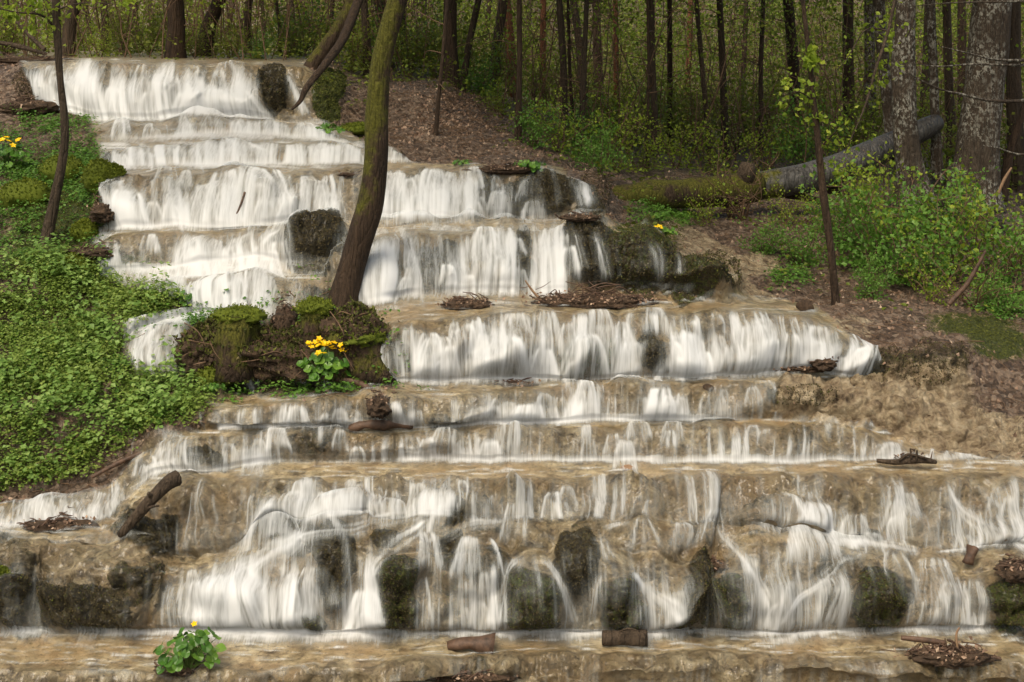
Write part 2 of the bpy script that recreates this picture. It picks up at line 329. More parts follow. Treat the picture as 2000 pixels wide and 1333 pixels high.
# each curve: points (px, py, s): s<0 level relative to the eye, s>0 distance from the eye, None: left bank table
CV = [
 ('floor', [(-260, 1480, 6.9), (2260, 1480, 6.9)]),
 ('foot', [(-260, 1352, -3.60), (2260, 1352, -3.60)]),
 ('lip', [(-260, 1312, -3.47), (600, 1310, -3.47), (900, 1292, -3.47), (1000, 1282, -3.47), (1500, 1278, -3.47), (1700, 1290, -3.47), (2260, 1300, -3.47)]),
 ('foot', [(-260, 1240, -3.456), (100, 1242, -3.456), (300, 1240, -3.456), (600, 1246, -3.456), (1000, 1243, -3.456), (1300, 1240, -3.456), (1500, 1243, -3.456), (1700, 1238, -3.456), (2000, 1232, -3.456), (2260, 1225, -3.456)]),
 ('mid', [(-260, 1130, 8.260), (0, 1125, 8.260), (60, 1110, 8.310), (130, 1125, 8.210), (250, 1120, 8.180), (320, 1140, 8.210), (380, 1120, 8.210), (500, 1085, 8.210), (620, 1062, 8.180), (760, 1095, 8.160), (900, 1090, 8.200), (1000, 1088, 8.180), (1100, 1062, 8.210), (1200, 1066, 8.180), (1300, 1092, 8.180), (1400, 1108, 8.160), (1500, 1068, 8.220), (1620, 1085, 8.210), (1700, 1108, 8.180), (1800, 1115, 8.200), (1950, 1112, 8.180), (2000, 1100, 8.180), (2260, 1100, 8.180)]),
 ('midback', [(-260, 1080, 8.430), (0, 1075, 8.430), (100, 1062, 8.430), (230, 1060, 8.380), (330, 1092, 8.330), (420, 1080, 8.330), (500, 1045, 8.330), (650, 1018, 8.340), (800, 1022, 8.360), (1000, 1030, 8.360), (1200, 1024, 8.340), (1400, 1030, 8.380), (1600, 1062, 8.360), (1800, 1082, 8.330), (1920, 1080, 8.360), (2000, 1060, 8.380), (2260, 1040, 8.380)]),
 ('lip', [(-260, 1045, -3.10), (0, 1042, -3.10), (140, 1052, -3.09), (235, 1036, -3.07), (262, 990, 8.62), (310, 948, 8.65), (360, 930, -2.80), (450, 938, -2.80), (600, 942, -2.80), (1000, 937, -2.80), (1500, 932, -2.80), (1800, 926, -2.80), (2000, 934, -2.80), (2260, 934, -2.80)]),
 ('foot', [(-260, 1026, -3.09), (0, 1032, -3.09), (140, 1030, -3.08), (220, 1014, -3.06), (255, 968, 8.8), (300, 930, 8.86), (400, 925, -2.78), (550, 908, -2.77), (800, 904, -2.77), (1200, 906, -2.77), (1500, 907, -2.77), (1800, 901, -2.77), (2000, 898, -2.77), (2260, 892, -2.77)]),
 ('lip', [(-260, 985, 8.95), (0, 990, 8.9), (60, 986, 8.93), (150, 972, 8.95), (225, 955, 8.98), (270, 905, 9.02), (310, 880, 9.03), (400, 858, -2.63), (500, 852, -2.62), (600, 850, -2.62), (800, 848, -2.62), (1000, 843, -2.62), (1200, 834, -2.62), (1400, 829, -2.62), (1600, 831, -2.62), (1700, 848, 9.18), (1780, 872, 9.12), (1850, 886, 9.1), (2000, 886, 9.05), (2260, 880, 9.0)]),
 ('foot', [(-260, 965, 9.05), (0, 962, 9.05), (100, 950, 9.05), (220, 932, 9.08), (300, 862, 9.15), (420, 840, -2.61), (500, 838, -2.60), (700, 838, -2.60), (1000, 832, -2.60), (1200, 825, -2.60), (1500, 821, -2.60), (1600, 823, 9.3), (1700, 836, 9.28), (1780, 858, 9.25), (1900, 872, 9.2), (2000, 874, 9.15), (2260, 870, 9.1)]),
 ('lip', [(-260, 925, 9.12), (0, 925, 9.15), (100, 912, 9.15), (220, 885, 9.2), (300, 835, 9.28), (400, 806, 9.25), (450, 802, -2.43), (600, 788, -2.43), (700, 778, -2.42), (900, 775, -2.42), (1000, 768, -2.42), (1200, 753, -2.42), (1400, 750, -2.42), (1480, 752, -2.42), (1560, 748, 9.45), (1700, 765, 9.5), (1800, 800, 9.4), (1900, 835, 9.35), (2000, 850, 9.3), (2260, 850, 9.2)]),
 ('foot', [(-260, 860, None), (0, 850, None), (100, 830, None), (200, 785, None), (260, 733, 9.62), (300, 730, 9.6), (345, 732, 9.6), (400, 750, 9.55), (450, 765, 9.5), (600, 768, 9.42), (700, 756, -2.40), (800, 751, -2.40), (1000, 746, -2.40), (1200, 743, -2.40), (1400, 739, -2.40), (1480, 735, -2.40), (1560, 722, 9.62), (1700, 738, 9.65), (1800, 765, 9.6), (1900, 780, 9.6), (2000, 800, 9.6), (2260, 800, 9.5)]),
 ('lip', [(-260, 810, None), (0, 800, None), (100, 780, None), (200, 725, None), (255, 668, 9.85), (300, 650, 9.82), (360, 642, 9.85), (400, 655, 9.78), (440, 690, 9.62), (520, 690, 9.6), (580, 660, 9.62), (640, 640, 9.65), (710, 645, 9.66), (740, 642, 9.7), (800, 628, -2.03), (900, 619, -2.02), (1000, 616, -2.02), (1200, 613, -2.02), (1400, 611, -2.02), (1500, 612, -2.02), (1580, 620, 9.8), (1640, 655, 9.8), (1700, 665, 9.95), (1800, 658, 10.1), (1900, 668, 10.15), (2000, 690, 10.1), (2260, 700, 10)]),
 ('foot', [(-260, 760, None), (0, 750, None), (100, 740, None), (200, 700, None), (260, 655, 9.98), (320, 635, 10.1), (400, 618, 10.2), (460, 622, 10.0), (520, 625, 9.95), (600, 608, 10.05), (680, 600, 10.1), (740, 596, -2.0), (800, 583, -2.0), (900, 578, -2.0), (1000, 575, -2.0), (1200, 574, -2.0), (1300, 576, -2.0), (1400, 590, 10.25), (1450, 598, 10.3), (1600, 612, 10.4), (1800, 625, 10.5), (2000, 645, 10.5), (2260, 655, 10.4)]),
 ('lip', [(-260, 690, None), (0, 685, None), (150, 660, None), (210, 560, 10.45), (300, 560, 10.42), (400, 552, 10.45), (500, 538, 10.5), (560, 556, 10.4), (640, 560, 10.4), (680, 500, 10.55), (720, 466, 10.62), (800, 458, -1.63), (900, 463, -1.63), (1000, 457, -1.62), (1100, 456, -1.62), (1160, 462, 10.7), (1200, 474, 10.6), (1260, 482, 10.6), (1320, 505, 10.6), (1380, 528, 10.58), (1425, 565, 10.5), (1460, 588, 10.6), (1600, 598, 10.75), (1800, 605, 10.8), (2000, 620, 10.8), (2260, 630, 10.8)]),
 ('foot', [(-260, 620, None), (0, 610, None), (150, 580, None), (205, 530, 10.62), (300, 530, 10.6), (400, 522, 10.62), (500, 508, 10.66), (560, 520, 10.6), (640, 510, 10.62), (690, 452, 10.85), (740, 443, -1.60), (900, 442, -1.60), (1100, 441, -1.60), (1170, 450, 10.95), (1260, 466, 10.9), (1320, 492, 10.85), (1380, 515, 10.85), (1430, 552, 10.8), (1500, 570, 11.0), (1600, 578, 11.1), (2000, 595, 11.15), (2260, 600, 11.1)]),
 ('lip', [(-260, 540, None), (0, 530, None), (150, 515, None), (195, 480, 10.8), (225, 458, 10.85), (300, 454, -1.62), (400, 453, -1.62), (500, 452, -1.62), (560, 450, 10.9), (610, 446, 10.95), (700, 438, 11.1), (900, 437, 11.2), (1100, 436, 11.2), (1180, 444, 11.15), (1260, 456, 11.15), (1320, 482, 11.1), (1400, 512, 11.3), (1500, 545, 11.35), (1600, 552, 11.45), (2000, 572, 11.5), (2260, 575, 11.5)]),
 ('foot', [(-260, 480, None), (0, 475, None), (150, 485, None), (195, 458, 11.05), (240, 447, -1.60), (400, 446, -1.60), (500, 445, -1.60), (620, 436, 11.25), (700, 433, -1.60), (1000, 431, -1.60), (1140, 431, -1.60), (1190, 440, 11.35), (1300, 470, 11.4), (1400, 500, 11.65), (1500, 524, 11.7), (1600, 530, 11.8), (2000, 548, 11.9), (2260, 550, 11.9)]),
 ('lip', [(-260, 420, None), (0, 410, None), (140, 405, None), (180, 360, 11.75), (235, 343, -1.255), (300, 340, -1.255), (400, 338, -1.25), (500, 336, -1.25), (600, 333, -1.25), (700, 331, -1.25), (800, 329, -1.25), (900, 329, -1.25), (960, 331, -1.25), (1040, 341, 11.85), (1090, 353, 11.75), (1130, 375, 11.65), (1170, 400, 11.65), (1210, 425, 11.8), (1300, 452, 12.0), (1400, 478, 12.2), (1500, 490, 12.3), (2000, 505, 12.6), (2260, 510, 12.6)]),
 ('foot', [(-260, 385, None), (0, 375, None), (140, 382, None), (180, 345, 11.95), (230, 332, 12.0), (400, 330, -1.24), (600, 325, -1.24), (700, 322, -1.24), (850, 321, -1.24), (1000, 323, 12.2), (1100, 340, 12.4), (1150, 370, 12.5), (1200, 402, 12.6), (1300, 428, 12.7), (1500, 448, 13.0), (2000, 462, 13.3), (2260, 465, 13.3)]),
 ('lip', [(-260, 340, None), (0, 332, None), (140, 325, None), (185, 305, 12.45), (250, 300, 12.45), (400, 286, 12.5), (600, 286, 12.5), (700, 292, 12.5), (770, 303, 12.45), (810, 314, 12.5), (900, 312, 12.8), (1000, 308, 13.1), (1100, 324, 13.3), (1200, 372, 13.5), (1300, 395, 13.8), (1500, 408, 14), (2000, 418, 14.5), (2260, 420, 14.5)]),
 ('foot', [(-260, 305, None), (0, 300, None), (140, 295, None), (185, 285, 12.9), (400, 268, 12.95), (600, 275, 12.9), (700, 284, 12.9), (780, 293, 12.95), (850, 290, 13.05), (1000, 286, 13.7), (1100, 304, 14.3), (1200, 342, 14.8), (1500, 362, 15.5), (2000, 372, 16), (2260, 375, 16)]),
 ('lip', [(-260, 270, None), (0, 262, None), (120, 262, None), (170, 256, 13.4), (220, 246, 13.4), (400, 241, 13.45), (550, 242, 13.45), (620, 256, 13.3), (680, 274, 13.2), (750, 282, 13.2), (850, 255, 13.4), (1000, 264, 14.8), (1200, 308, 16.5), (1500, 320, 17.5), (2000, 330, 18), (2260, 330, 18)]),
 ('foot', [(-260, 220, None), (0, 220, None), (60, 208, 13.9), (130, 222, 13.85), (180, 234, 13.8), (250, 237, 13.75), (400, 236, 13.75), (550, 240, 13.7), (610, 245, 13.65), (660, 252, 13.7), (740, 258, 13.7), (850, 218, 13.9), (1000, 240, 16), (1200, 280, 19), (1500, 286, 20), (2000, 292, 20.5), (2260, 292, 20.5)]),
 ('lip', [(-260, 160, None), (0, 146, 14.4), (35, 133, 14.3), (60, 124, 14.2), (200, 122, 14.2), (400, 127, 14.2), (500, 131, 14.2), (600, 134, 14.1), (640, 160, 14.1), (670, 178, 14.2), (740, 185, 14.5), (850, 178, 14.8), (1000, 214, 18), (1200, 245, 23), (1500, 250, 24), (2000, 256, 24.5), (2260, 256, 24.5)]),
 ('foot', [(-260, 120, None), (0, 118, 15.4), (60, 119, 15.2), (200, 117, 15.2), (400, 121, 15.2), (600, 125, 15.2), (680, 150, 15.2), (760, 162, 15.6), (860, 164, 16), (1000, 194, 21), (1200, 210, 28), (2000, 220, 29), (2260, 220, 29)]),
 ('far', [(-260, 92, 25), (600, 95, 25), (860, 110, 27), (1000, 150, 30), (1200, 160, 36), (2000, 172, 36), (2260, 172, 36)]),
 ('far', [(-260, 55, 40), (900, 60, 42), (1300, 80, 50), (2260, 90, 50)]),
 ('far', [(-260, -260, 62), (2260, -260, 62)]),
]
PX = np.arange(-240, 2241, 2.0); NC = len(PX)
pyc, Yc = [], []
for j, (kind, pts) in enumerate(CV):
    xs = np.array([p[0] for p in pts], float); py = np.array([p[1] for p in pts], float)
    Ys = np.array([(F * -s / (y - Y0)) if (s is not None and s < 0) else (s if s is not None else np.interp(y, LTx, LTy)) for (_, y, s) in pts])
    p = np.interp(PX, xs, py); i = 1 / np.interp(PX, xs, 1 / Ys)
    # keep level pools level: blend heights instead of distances
    Z = np.interp(PX, xs, -(py - Y0) / F * Ys)
    Yv = np.where(p - Y0 > 60, F * -Z / np.maximum(p - Y0, 1), i)
    p = gsm(p, 5, 0); Yv = gsm(Yv, 5, 0)
    am = {'mid': 17, 'midback': 13, 'lip': 7, 'foot': 4}.get(kind, 0) * (1 if 2 <= j <= 24 else 0)
    if j in (3,): am = 3
    nz_ = (fbm(PX / 70, 0 * PX, seed=60 + 3 * j, o=3, g=.55) * 1.3) * am
    nz_ = nz_ * sst(-200, 0, PX)
    p = p + nz_
    if kind in ('mid', 'midback'): Yv = Yv + .10 * fbm(PX / 110, 0 * PX, seed=95, o=2) + .05 * fbm(PX / 40, 0 * PX, seed=96 + j, o=2)
    elif kind == 'lip' and j > 2: Yv = Yv * (1 + .006 * fbm(PX / 80, 0 * PX, seed=130 + j, o=2))
    pyc.append(p); Yc.append(Yv)
pyc = np.array(pyc); Yc = np.array(Yc)
# make sure everything goes up and back
for j in range(1, len(CV)):
    pyc[j] = np.minimum(pyc[j], pyc[j - 1] - 1.0); Yc[j] = np.maximum(Yc[j], Yc[j - 1] + .01)
rows = []   # (curve index, t)
for j in range(len(CV) - 1):
    ext = np.max(pyc[j] - pyc[j + 1]); 
    d = np.percentile(pyc[j] - pyc[j + 1], 75)
    n = int(np.clip(d / 1.7, 6, 90))
    if j == 0: n = 20
    if CV[j + 1][0] == 'far': n = 30
    for k in range(n): rows.append((j, k / n))
rows.append((len(CV) - 2, 1.0)); NR = len(rows)
PY = np.zeros((NR, NC)); YY = np.zeros((NR, NC)); RIS = np.zeros((NR, NC)); TT = np.zeros(NR); SEG = np.zeros(NR, int)
for r, (j, t) in enumerate(rows):
    Za = -(pyc[j] - Y0) / F * Yc[j]; Zb = -(pyc[j + 1] - Y0) / F * Yc[j + 1]
    k0, k1 = CV[j][0], CV[j + 1][0]
    riser = k1 in ('lip', 'mid') 
    ty = t
    if riser: ty = t ** 1.5 * .75 + t * .25           # steeper at the foot, rounding over at the lip
    Y = Yc[j] + (Yc[j + 1] - Yc[j]) * ty
    Z = Za + (Zb - Za) * (t if not riser else 1 - (1 - t) ** 1.15)
    PY[r] = Y0 - Z * F / Y; YY[r] = Y
    hgt = np.clip((pyc[j] - pyc[j + 1]) / 90, .15, 1)
    RIS[r] = ((np.sin(pi * t) ** .75 * (1 - .45 * t ** 3)) if riser else (.5 if j == 4 else 0)) * hgt
    TT[r] = t; SEG[r] = j
PXX = np.broadcast_to(PX, (NR, NC))
P = np.stack([(PXX - 1000) / F * YY, YY, -(PY - Y0) / F * YY], -1)
P = gsm(P, 1.2, 0)
Yw = P[..., 1]

def interp_tab(tab, v):
    t = sorted(tab); return np.interp(v, [a for a, b in t], [b for a, b in t])
wob = 22 * fbm(PXX / 60, PY / 40, seed=3)
lb = interp_tab([(90, 20), (120, 40), (200, 70), (235, 165), (330, 215), (345, 200), (440, 215), (460, 188), (540, 200), (575, 270), (610, 380), (640, 250), (735, 258), (745, 470), (790, 420), (840, 400), (890, 285), (930, 240), (965, 190), (985, 40), (1000, -300), (1500, -300)], PY)
rb = interp_tab([(90, 560), (120, 600), (240, 625), (250, 660), (320, 800), (328, 1100), (350, 1110), (430, 1185), (470, 1260), (570, 1430), (600, 1600), (650, 1650), (740, 1730), (748, 1520), (815, 1500), (850, 1740), (898, 1850), (900, 2400), (1500, 2400)], PY)
cas = sst(-14, 14, PXX + wob * .6 - lb) * (1 - sst(-14, 14, PXX + wob * .6 - rb))
# the wooded mound with the stumps, in the middle of the left side
def ell(cx, cy, rx, ry, p=2.0):
    return np.exp(-((np.abs(PXX - cx) / rx) ** (2 * p) + (np.abs(PY - cy) / ry) ** (2 * p)))
mound = np.clip(ell(545, 680, 190, 75) + ell(400, 690, 60, 55) + ell(560, 762, 170, 18), 0, 1)
cas_m = cas * (1 - mound)
yel = np.clip(sst(2, 4, SEG), 0, 1)[:, None]

# bulging boulders in the faces: (cx, cy, rx, ry, out, moss, green)
BO = [
 (170, 1195, 100, 45, .16, .85, .3), (20, 1190, 45, 45, .10, .9, .3), (280, 1150, 60, 30, .10, .6, .3), (330, 1200, 60, 40, .08, .3, .2), (90, 1110, 80, 30, .08, .1, 0), (780, 1165, 34, 80, .20, 1, .5), (660, 1110, 36, 75, .10, .95, .1), (612, 1222, 26, 26, .12, .9, .45),
 (1040, 1180, 62, 60, .18, .85, .5), (1210, 1185, 48, 55, .16, .7, .45), (1130, 1100, 45, 60, .10, .85, .05), (1355, 1165, 45, 68, .22, 1, .35), (1430, 1180, 34, 55, .18, .75, .45),
 (1710, 1180, 64, 54, .18, .9, .5), (1965, 1180, 48, 62, .22, 1, .6), (890, 1028, 32, 26, .10, .8, .2), (560, 1000, 60, 30, .08, .1, .3), (300, 1050, 60, 45, .12, .8, .1), (230, 1010, 30, 40, .05, .5, .2), (410, 905, 45, 16, .05, .8, .1), (620, 868, 60, 26, .04, .55, 0), (760, 868, 60, 20, .03, .3, 0),
 (1270, 1075, 45, 60, .08, .15, .1), (1400, 1000, 60, 34, .05, .3, .1), (1480, 1030, 40, 40, .06, .4, .1), (1640, 1030, 60, 40, .06, .1, 0), (1780, 1010, 60, 40, .07, .1, 0),
 (880, 1150, 50, 60, .06, .3, .3), (1580, 1130, 50, 40, .08, .1, 0), (1690, 1060, 60, 25, .07, .0, 0), (470, 1170, 80, 60, .16, .0, 0), (420, 1040, 50, 40, .08, .3, .0), (960, 1010, 60, 30, .07, .1, 0), (1050, 1045, 70, 25, .07, 0, 0), (1500, 1100, 60, 40, .08, 0, 0),
 (860, 715, 60, 32, .14, .2, .1), (985, 715, 65, 34, .15, .2, .1), (1145, 705, 60, 36, .16, .5, .5), (1272, 700, 36, 36, .16, .95, .2), (1420, 700, 40, 34, .08, .4, 0), (780, 700, 26, 30, .06, .5, .1), (920, 650, 35, 16, .06, .2, .1), (1480, 700, 30, 30, .08, .2, .0), (1580, 690, 60, 40, .06, .3, 0), (1350, 650, 40, 20, .05, .2, 0),
 (1780, 720, 110, 40, .12, .85, .35), (1560, 790, 60, 25, .12, .85, .35), (1700, 790, 110, 40, .14, .0, 0), (1470, 775, 40, 25, .05, .1, 0), (1140, 780, 40, 30, .05, .2, .1), (1040, 790, 60, 25, .05, .1, .0),
 (620, 490, 70, 60, .18, 1, .12), (1070, 385, 60, 45, .08, 1, .0), (1150, 395, 28, 50, .10, .8, .25), (950, 385, 22, 30, .10, .95, .1), (1000, 400, 60, 30, .05, .8, 0), (1150, 500, 52, 66, .18, 1, .1), (1245, 525, 78, 62, .18, 1, .45), (1370, 555, 66, 42, .14, 1, .5), (1100, 480, 30, 30, .06, .9, 0), (1020, 510, 25, 60, -.08, 1, 0), (1190, 540, 30, 40, -.08, 1, 0), (1300, 550, 25, 40, -.06, 1, .1), (850, 530, 60, 50, -.04, .7, 0), (820, 415, 30, 20, .09, .3, 0), (740, 415, 26, 20, .08, .3, 0), (920, 415, 26, 18, .08, .5, 0),
 (520, 185, 1, 1, 0, 0, 0), (540, 185, 32, 52, .12, 1, .25), (430, 215, 110, 28, .22, .1, 0), (500, 400, 26, 38, .16, .3, .1), (560, 415, 30, 32, .12, .1, .1), (430, 400, 40, 40, .10, .0, .1), (255, 420, 30, 35, .14, 0, 0), (330, 405, 26, 34, .08, .4, .1), (60, 165, 34, 35, .06, .8, .1), (180, 190, 20, 30, .05, .1, 0), (260, 190, 20, 30, .03, .5, .2), (640, 190, 34, 60, .10, .5, 1), (210, 370, 28, 45, .06, 1, .3), (350, 310, 60, 20, .05, 0, 0), (440, 290, 30, 16, .06, .5, .1), (600, 400, 24, 34, .06, .2, .1), (230, 560, 1, 1, 0, 0, 0), (380, 500, 40, 22, .07, .2, 0), (290, 495, 26, 18, .05, .1, 0), (480, 590, 70, 22, .04, .2, 0), (570, 560, 60, 22, .05, .3, 0), (630, 595, 40, 14, .03, .6, .3),
]
wbx = 13 * vn(PXX / 34, PY / 34, seed=40) + 4 * vn(PXX / 11, PY / 11, seed=42); wby = 13 * vn(PXX / 34, PY / 34, seed=41) + 4 * vn(PXX / 11, PY / 11, seed=43)
# rounded knobs of tufa all over the faces
DM = []
_r = np.random.default_rng(77)
for (j0, j1, n_, ra, rb_, oo, xa, xb) in ((3, 6, 95, 22, 62, .10, -100, 2150), (7, 8, 34, 14, 34, .05, 280, 1750), (9, 10, 34, 14, 36, .05, 430, 1500), (11, 12, 44, 16, 42, .08, 720, 1700), (14, 13, 26, 16, 38, .05, 700, 1120), (16, 14, 16, 14, 34, .07, 200, 560), (17, 18, 44, 14, 40, .08, 220, 1100), (19, 20, 26, 10, 26, .05, 210, 780), (21, 22, 26, 8, 22, .04, 210, 640), (23, 24, 30, 14, 40, .08, 50, 510), (1, 2, 30, 20, 50, .05, -100, 2150)):
    for _k in range(n_):
        cx = _r.uniform(xa, xb); c_ = int((cx + 240) / 2); y0_, y1_ = sorted((pyc[j0][c_], pyc[j1][c_])); rx = _r.uniform(ra, rb_)
        cy = y0_ + (y1_ - y0_) * _r.uniform(.2, .95); ry = min(rx * _r.uniform(.6, 1.2), (y1_ - y0_) * .6)
        DM.append((cx, cy, rx, max(ry, 5), oo * _r.uniform(.5, 1.2) * rx / rb_, _r.random() ** 3 * .7 if j0 == 3 else _r.random() ** 3 * .5, 0))
moss = np.zeros((NR, NC)); green = np.zeros((NR, NC)); bul = np.zeros((NR, NC))
for bi_, (cx, cy, rx, ry, o, m_, g_) in enumerate(DM + BO):
    if bi_ >= len(DM) and cy > 1060 and m_ > .6: o *= 1.15
    if rx < 2: continue
    c0_, c1_ = int(np.clip((cx - rx * 1.3 - 25 + 240) / 2, 0, NC)), int(np.clip((cx + rx * 1.3 + 25 + 240) / 2, 0, NC))
    SL = (slice(None), slice(c0_, c1_)); wk = .4 if bi_ < len(DM) else 1
    if c1_ <= c0_: continue
    dx = (PXX[SL] + wk * wbx[SL] - cx) / (rx * 1.12); dy = (PY[SL] + wk * wby[SL] - cy) / (ry * 1.12)
    q = np.clip(1 - (np.abs(dx) ** 2.2 + np.abs(dy) ** 2.2), 0, 1)
    d = q ** .75 if o > 0 else q; o *= .8
    bul[SL] = np.where(np.abs(d * o) > np.abs(bul[SL]), d * o, bul[SL])
    e = sst(0, .5, q)
    moss[SL] = np.maximum(moss[SL], e * m_); green[SL] = np.maximum(green[SL], e * g_)
bul = gsm(gsm(bul, 3.5, 0), 4, 1)

def normals(P):
    du = np.gradient(P, axis=1); dv = np.gradient(P, axis=0)
    n = np.cross(du, dv); n /= np.linalg.norm(n, axis=-1, keepdims=True) + 1e-12
    return n
N0 = normals(gsm(gsm(P, 7, 0), 8, 1))
if N0[NR // 3, NC // 2, 2] < 0: N0 = -N0
X, Yq, Zq = P[..., 0], P[..., 1], P[..., 2]
near = 1 - sst(14, 24, Yw)
ris = gsm(RIS, 1.5, 0)
curtain = np.abs(fbm(X * 9, Yq * 3, Zq * 1.6, seed=21, o=2))
billow = np.abs(fbm(X * 4.2, Yq * 4.2, Zq * 4.2, seed=5, o=2)) 
bil2 = np.abs(fbm(X * 13, Yq * 13, Zq * 13, seed=6, o=2))
bil4 = np.abs(vn(X * 75, Yq * 75, Zq * 75, seed=9))
bil3 = np.abs(vn(X * 34, Yq * 34, Zq * 34, seed=8))
ledge = fbm(X * 2.5, Yq * 2.5, Zq * 13, seed=12, o=2)
big = fbm(X * 1.3, Yq * 1.3, Zq * 1.3, seed=14, o=2)
steep = np.clip(1 - N0[..., 2], 0, 1)
mudm = np.clip(ell(1700, 800, 230, 85) + ell(1950, 860, 160, 50), 0, 1)
lowr = 1 + .15 * sst(880, 960, PY)
base_cas = (.02 + ris * (.12 * lowr * (billow * 2 - .5) + .045 * curtain * 2 + .03 * ledge + .06 * big)) + .045 * bil2 * (.15 + ris) + .014 * bil3 * (.3 + ris) + .006 * bil4 * (.2 + ris)
tread = (1 - np.clip(ris * 3, 0, 1)) * cas_m
base_cas = base_cas * (1 - .75 * tread) 
bank = .05 * mudm * bil2 + .05 * mudm * np.abs(fbm(X * 5, Yq * 5, Zq * 7, seed=77, o=3)) + .05 * fbm(X * 2.2, Yq * 2.2, Zq * 2.2, seed=30, o=3) + .03 * bil2 + .012 * bil3 + .10 * big * (1 - cas)
FWr = np.ones(NR)
for r_, (j_, t_) in enumerate(rows):
    if CV[j_][0] == 'foot' and CV[j_ + 1][0] in ('mid', 'lip'): FWr[r_] = float(sst(-.05, .22, t_))
    elif CV[j_][0] == 'lip': FWr[r_] = 1 - float(sst(.0, .4, t_)) * .96
FWr = gsm(FWr, 1.2, 0)[:, None] * cas_m + (1 - cas_m)
bul = bul * FWr; base_cas = base_cas * (.3 + .7 * FWr)
disp = cas_m * base_cas + (1 - cas_m) * bank * (.4 + .6 * near) + bul * (.7 + .9 * billow) + moss * near * (.05 * bil2 + .02 * bil3)
PD = P + N0 * (disp * near + .5 * disp * (1 - near))[..., None]
# normals of the displaced surface
N1 = normals(PD); N1 = np.where(N1[..., 2:3] < -.2, N1, N1)
if N1[NR // 3, NC // 2, 2] < 0: N1 = -N1

soil = (1 - cas) * (1 - sst(15, 18, Yw)); soil = np.maximum(soil, mound)
soil = np.clip(soil, 0, 1)
# bare tan travertine mud to the right of the steps
mud = np.clip(ell(1700, 800, 230, 85) + ell(1950, 860, 160, 50) + ell(330, 900, 60, 40) * .6 + ell(1850, 1000, 10, 10), 0, 1)
soil = soil * (1 - .95 * mud * (1 - sst(1830, 2050, PXX + wob)))
def pline(pts, wd):
    d = np.full((NR, NC), 1e9)
    for (ax, ay), (bx, by) in zip(pts[:-1], pts[1:]):
        vx, vy = bx - ax, by - ay; t = np.clip(((PXX - ax) * vx + (PY - ay) * vy) / (vx * vx + vy * vy), 0, 1)
        d = np.minimum(d, np.hypot(PXX - ax - t * vx, (PY - ay - t * vy) * 1.6))
    return 1 - sst(wd * .5, wd * 1.3, d + wob * .5)
sand = pline([(1320, 445), (1370, 478), (1430, 512), (1490, 518)], 34) + pline([(1360, 475), (1410, 530), (1450, 570), (1510, 602)], 46)
sand = np.clip(np.maximum(sand, mud * .9), 0, 1) * (1 - cas * .7)
sand = np.maximum(sand, .5 * ell(1660, 640, 60, 30))
floor_ = sst(14.5, 17, Yw) * (1 - cas) * (1 - .9 * ell(900, 230, 160, 60))
moss = np.clip(moss + .25 * (1 - cas) * steep, 0, 1)
green = np.clip(np.maximum(green, (1 - cas) * .0 + .75 * ell(1900, 640, 110, 26) + .8 * ell(1950, 680, 70, 30) + .8 * ell(110, 420, 120, 140) + .6 * ell(250, 520, 70, 20) + .7 * ell(1260, 470, 80, 40) + .5 * ell(700, 250, 50, 15)), 0, 1)
green = np.maximum(green, .30 * mound)
soil = soil * (1 - green) * (1 - .6 * mound)
moss = np.maximum(moss, .62 * mound)
wet = np.clip(cas_m + .2, 0, 1) * (1 - .6 * moss)
pool = gsm(tread, 1.5, 0)
AT = dict(moss=moss, green=green, soil=soil, sand=sand, floor=floor_, wet=wet, pool=pool)

idx = np.arange(NR * NC).reshape(NR, NC)
FQ = np.stack([idx[:-1, :-1], idx[:-1, 1:], idx[1:, 1:], idx[1:, :-1]], -1).reshape(-1, 4)
PW = PD.copy(); PW[..., 2] += CZ
cf = cas_m[:-1, :-1].ravel()
def submesh(name, V, Fq, attrs, m, **kw):
    used = np.unique(Fq); mp = np.full(len(V), -1); mp[used] = np.arange(len(used))
    return mesh(name, V[used], mp[Fq], m, attrs={k: v.ravel()[used] for k, v in attrs.items()}, **kw)
Vf = PW.reshape(-1, 3)
# projected rows of the finished surface, for setting things down on it
PYD = Y0 - PD[..., 2] * F / PD[..., 1]
PYmin = np.minimum.accumulate(PYD, axis=0)
PXD = 1000 + PD[..., 0] * F / PD[..., 1]
def surf(px, py):
    c = int(np.clip(round((px + 240) / 2), 0, NC - 1))
    r = int(np.searchsorted(-PYmin[:, c], -py)); r = min(r, NR - 1)
    return PW[r, c].copy(), N1[r, c].copy(), (r, c)
def surfY(px, Y):
    """height of the ground at a given direction and distance"""
    c = int(np.clip(round((px + 240) / 2), 0, NC - 1))
    r = int(np.searchsorted(PD[:, c, 1], Y)); r = min(r, NR - 1)
    return PW[r, c].copy()

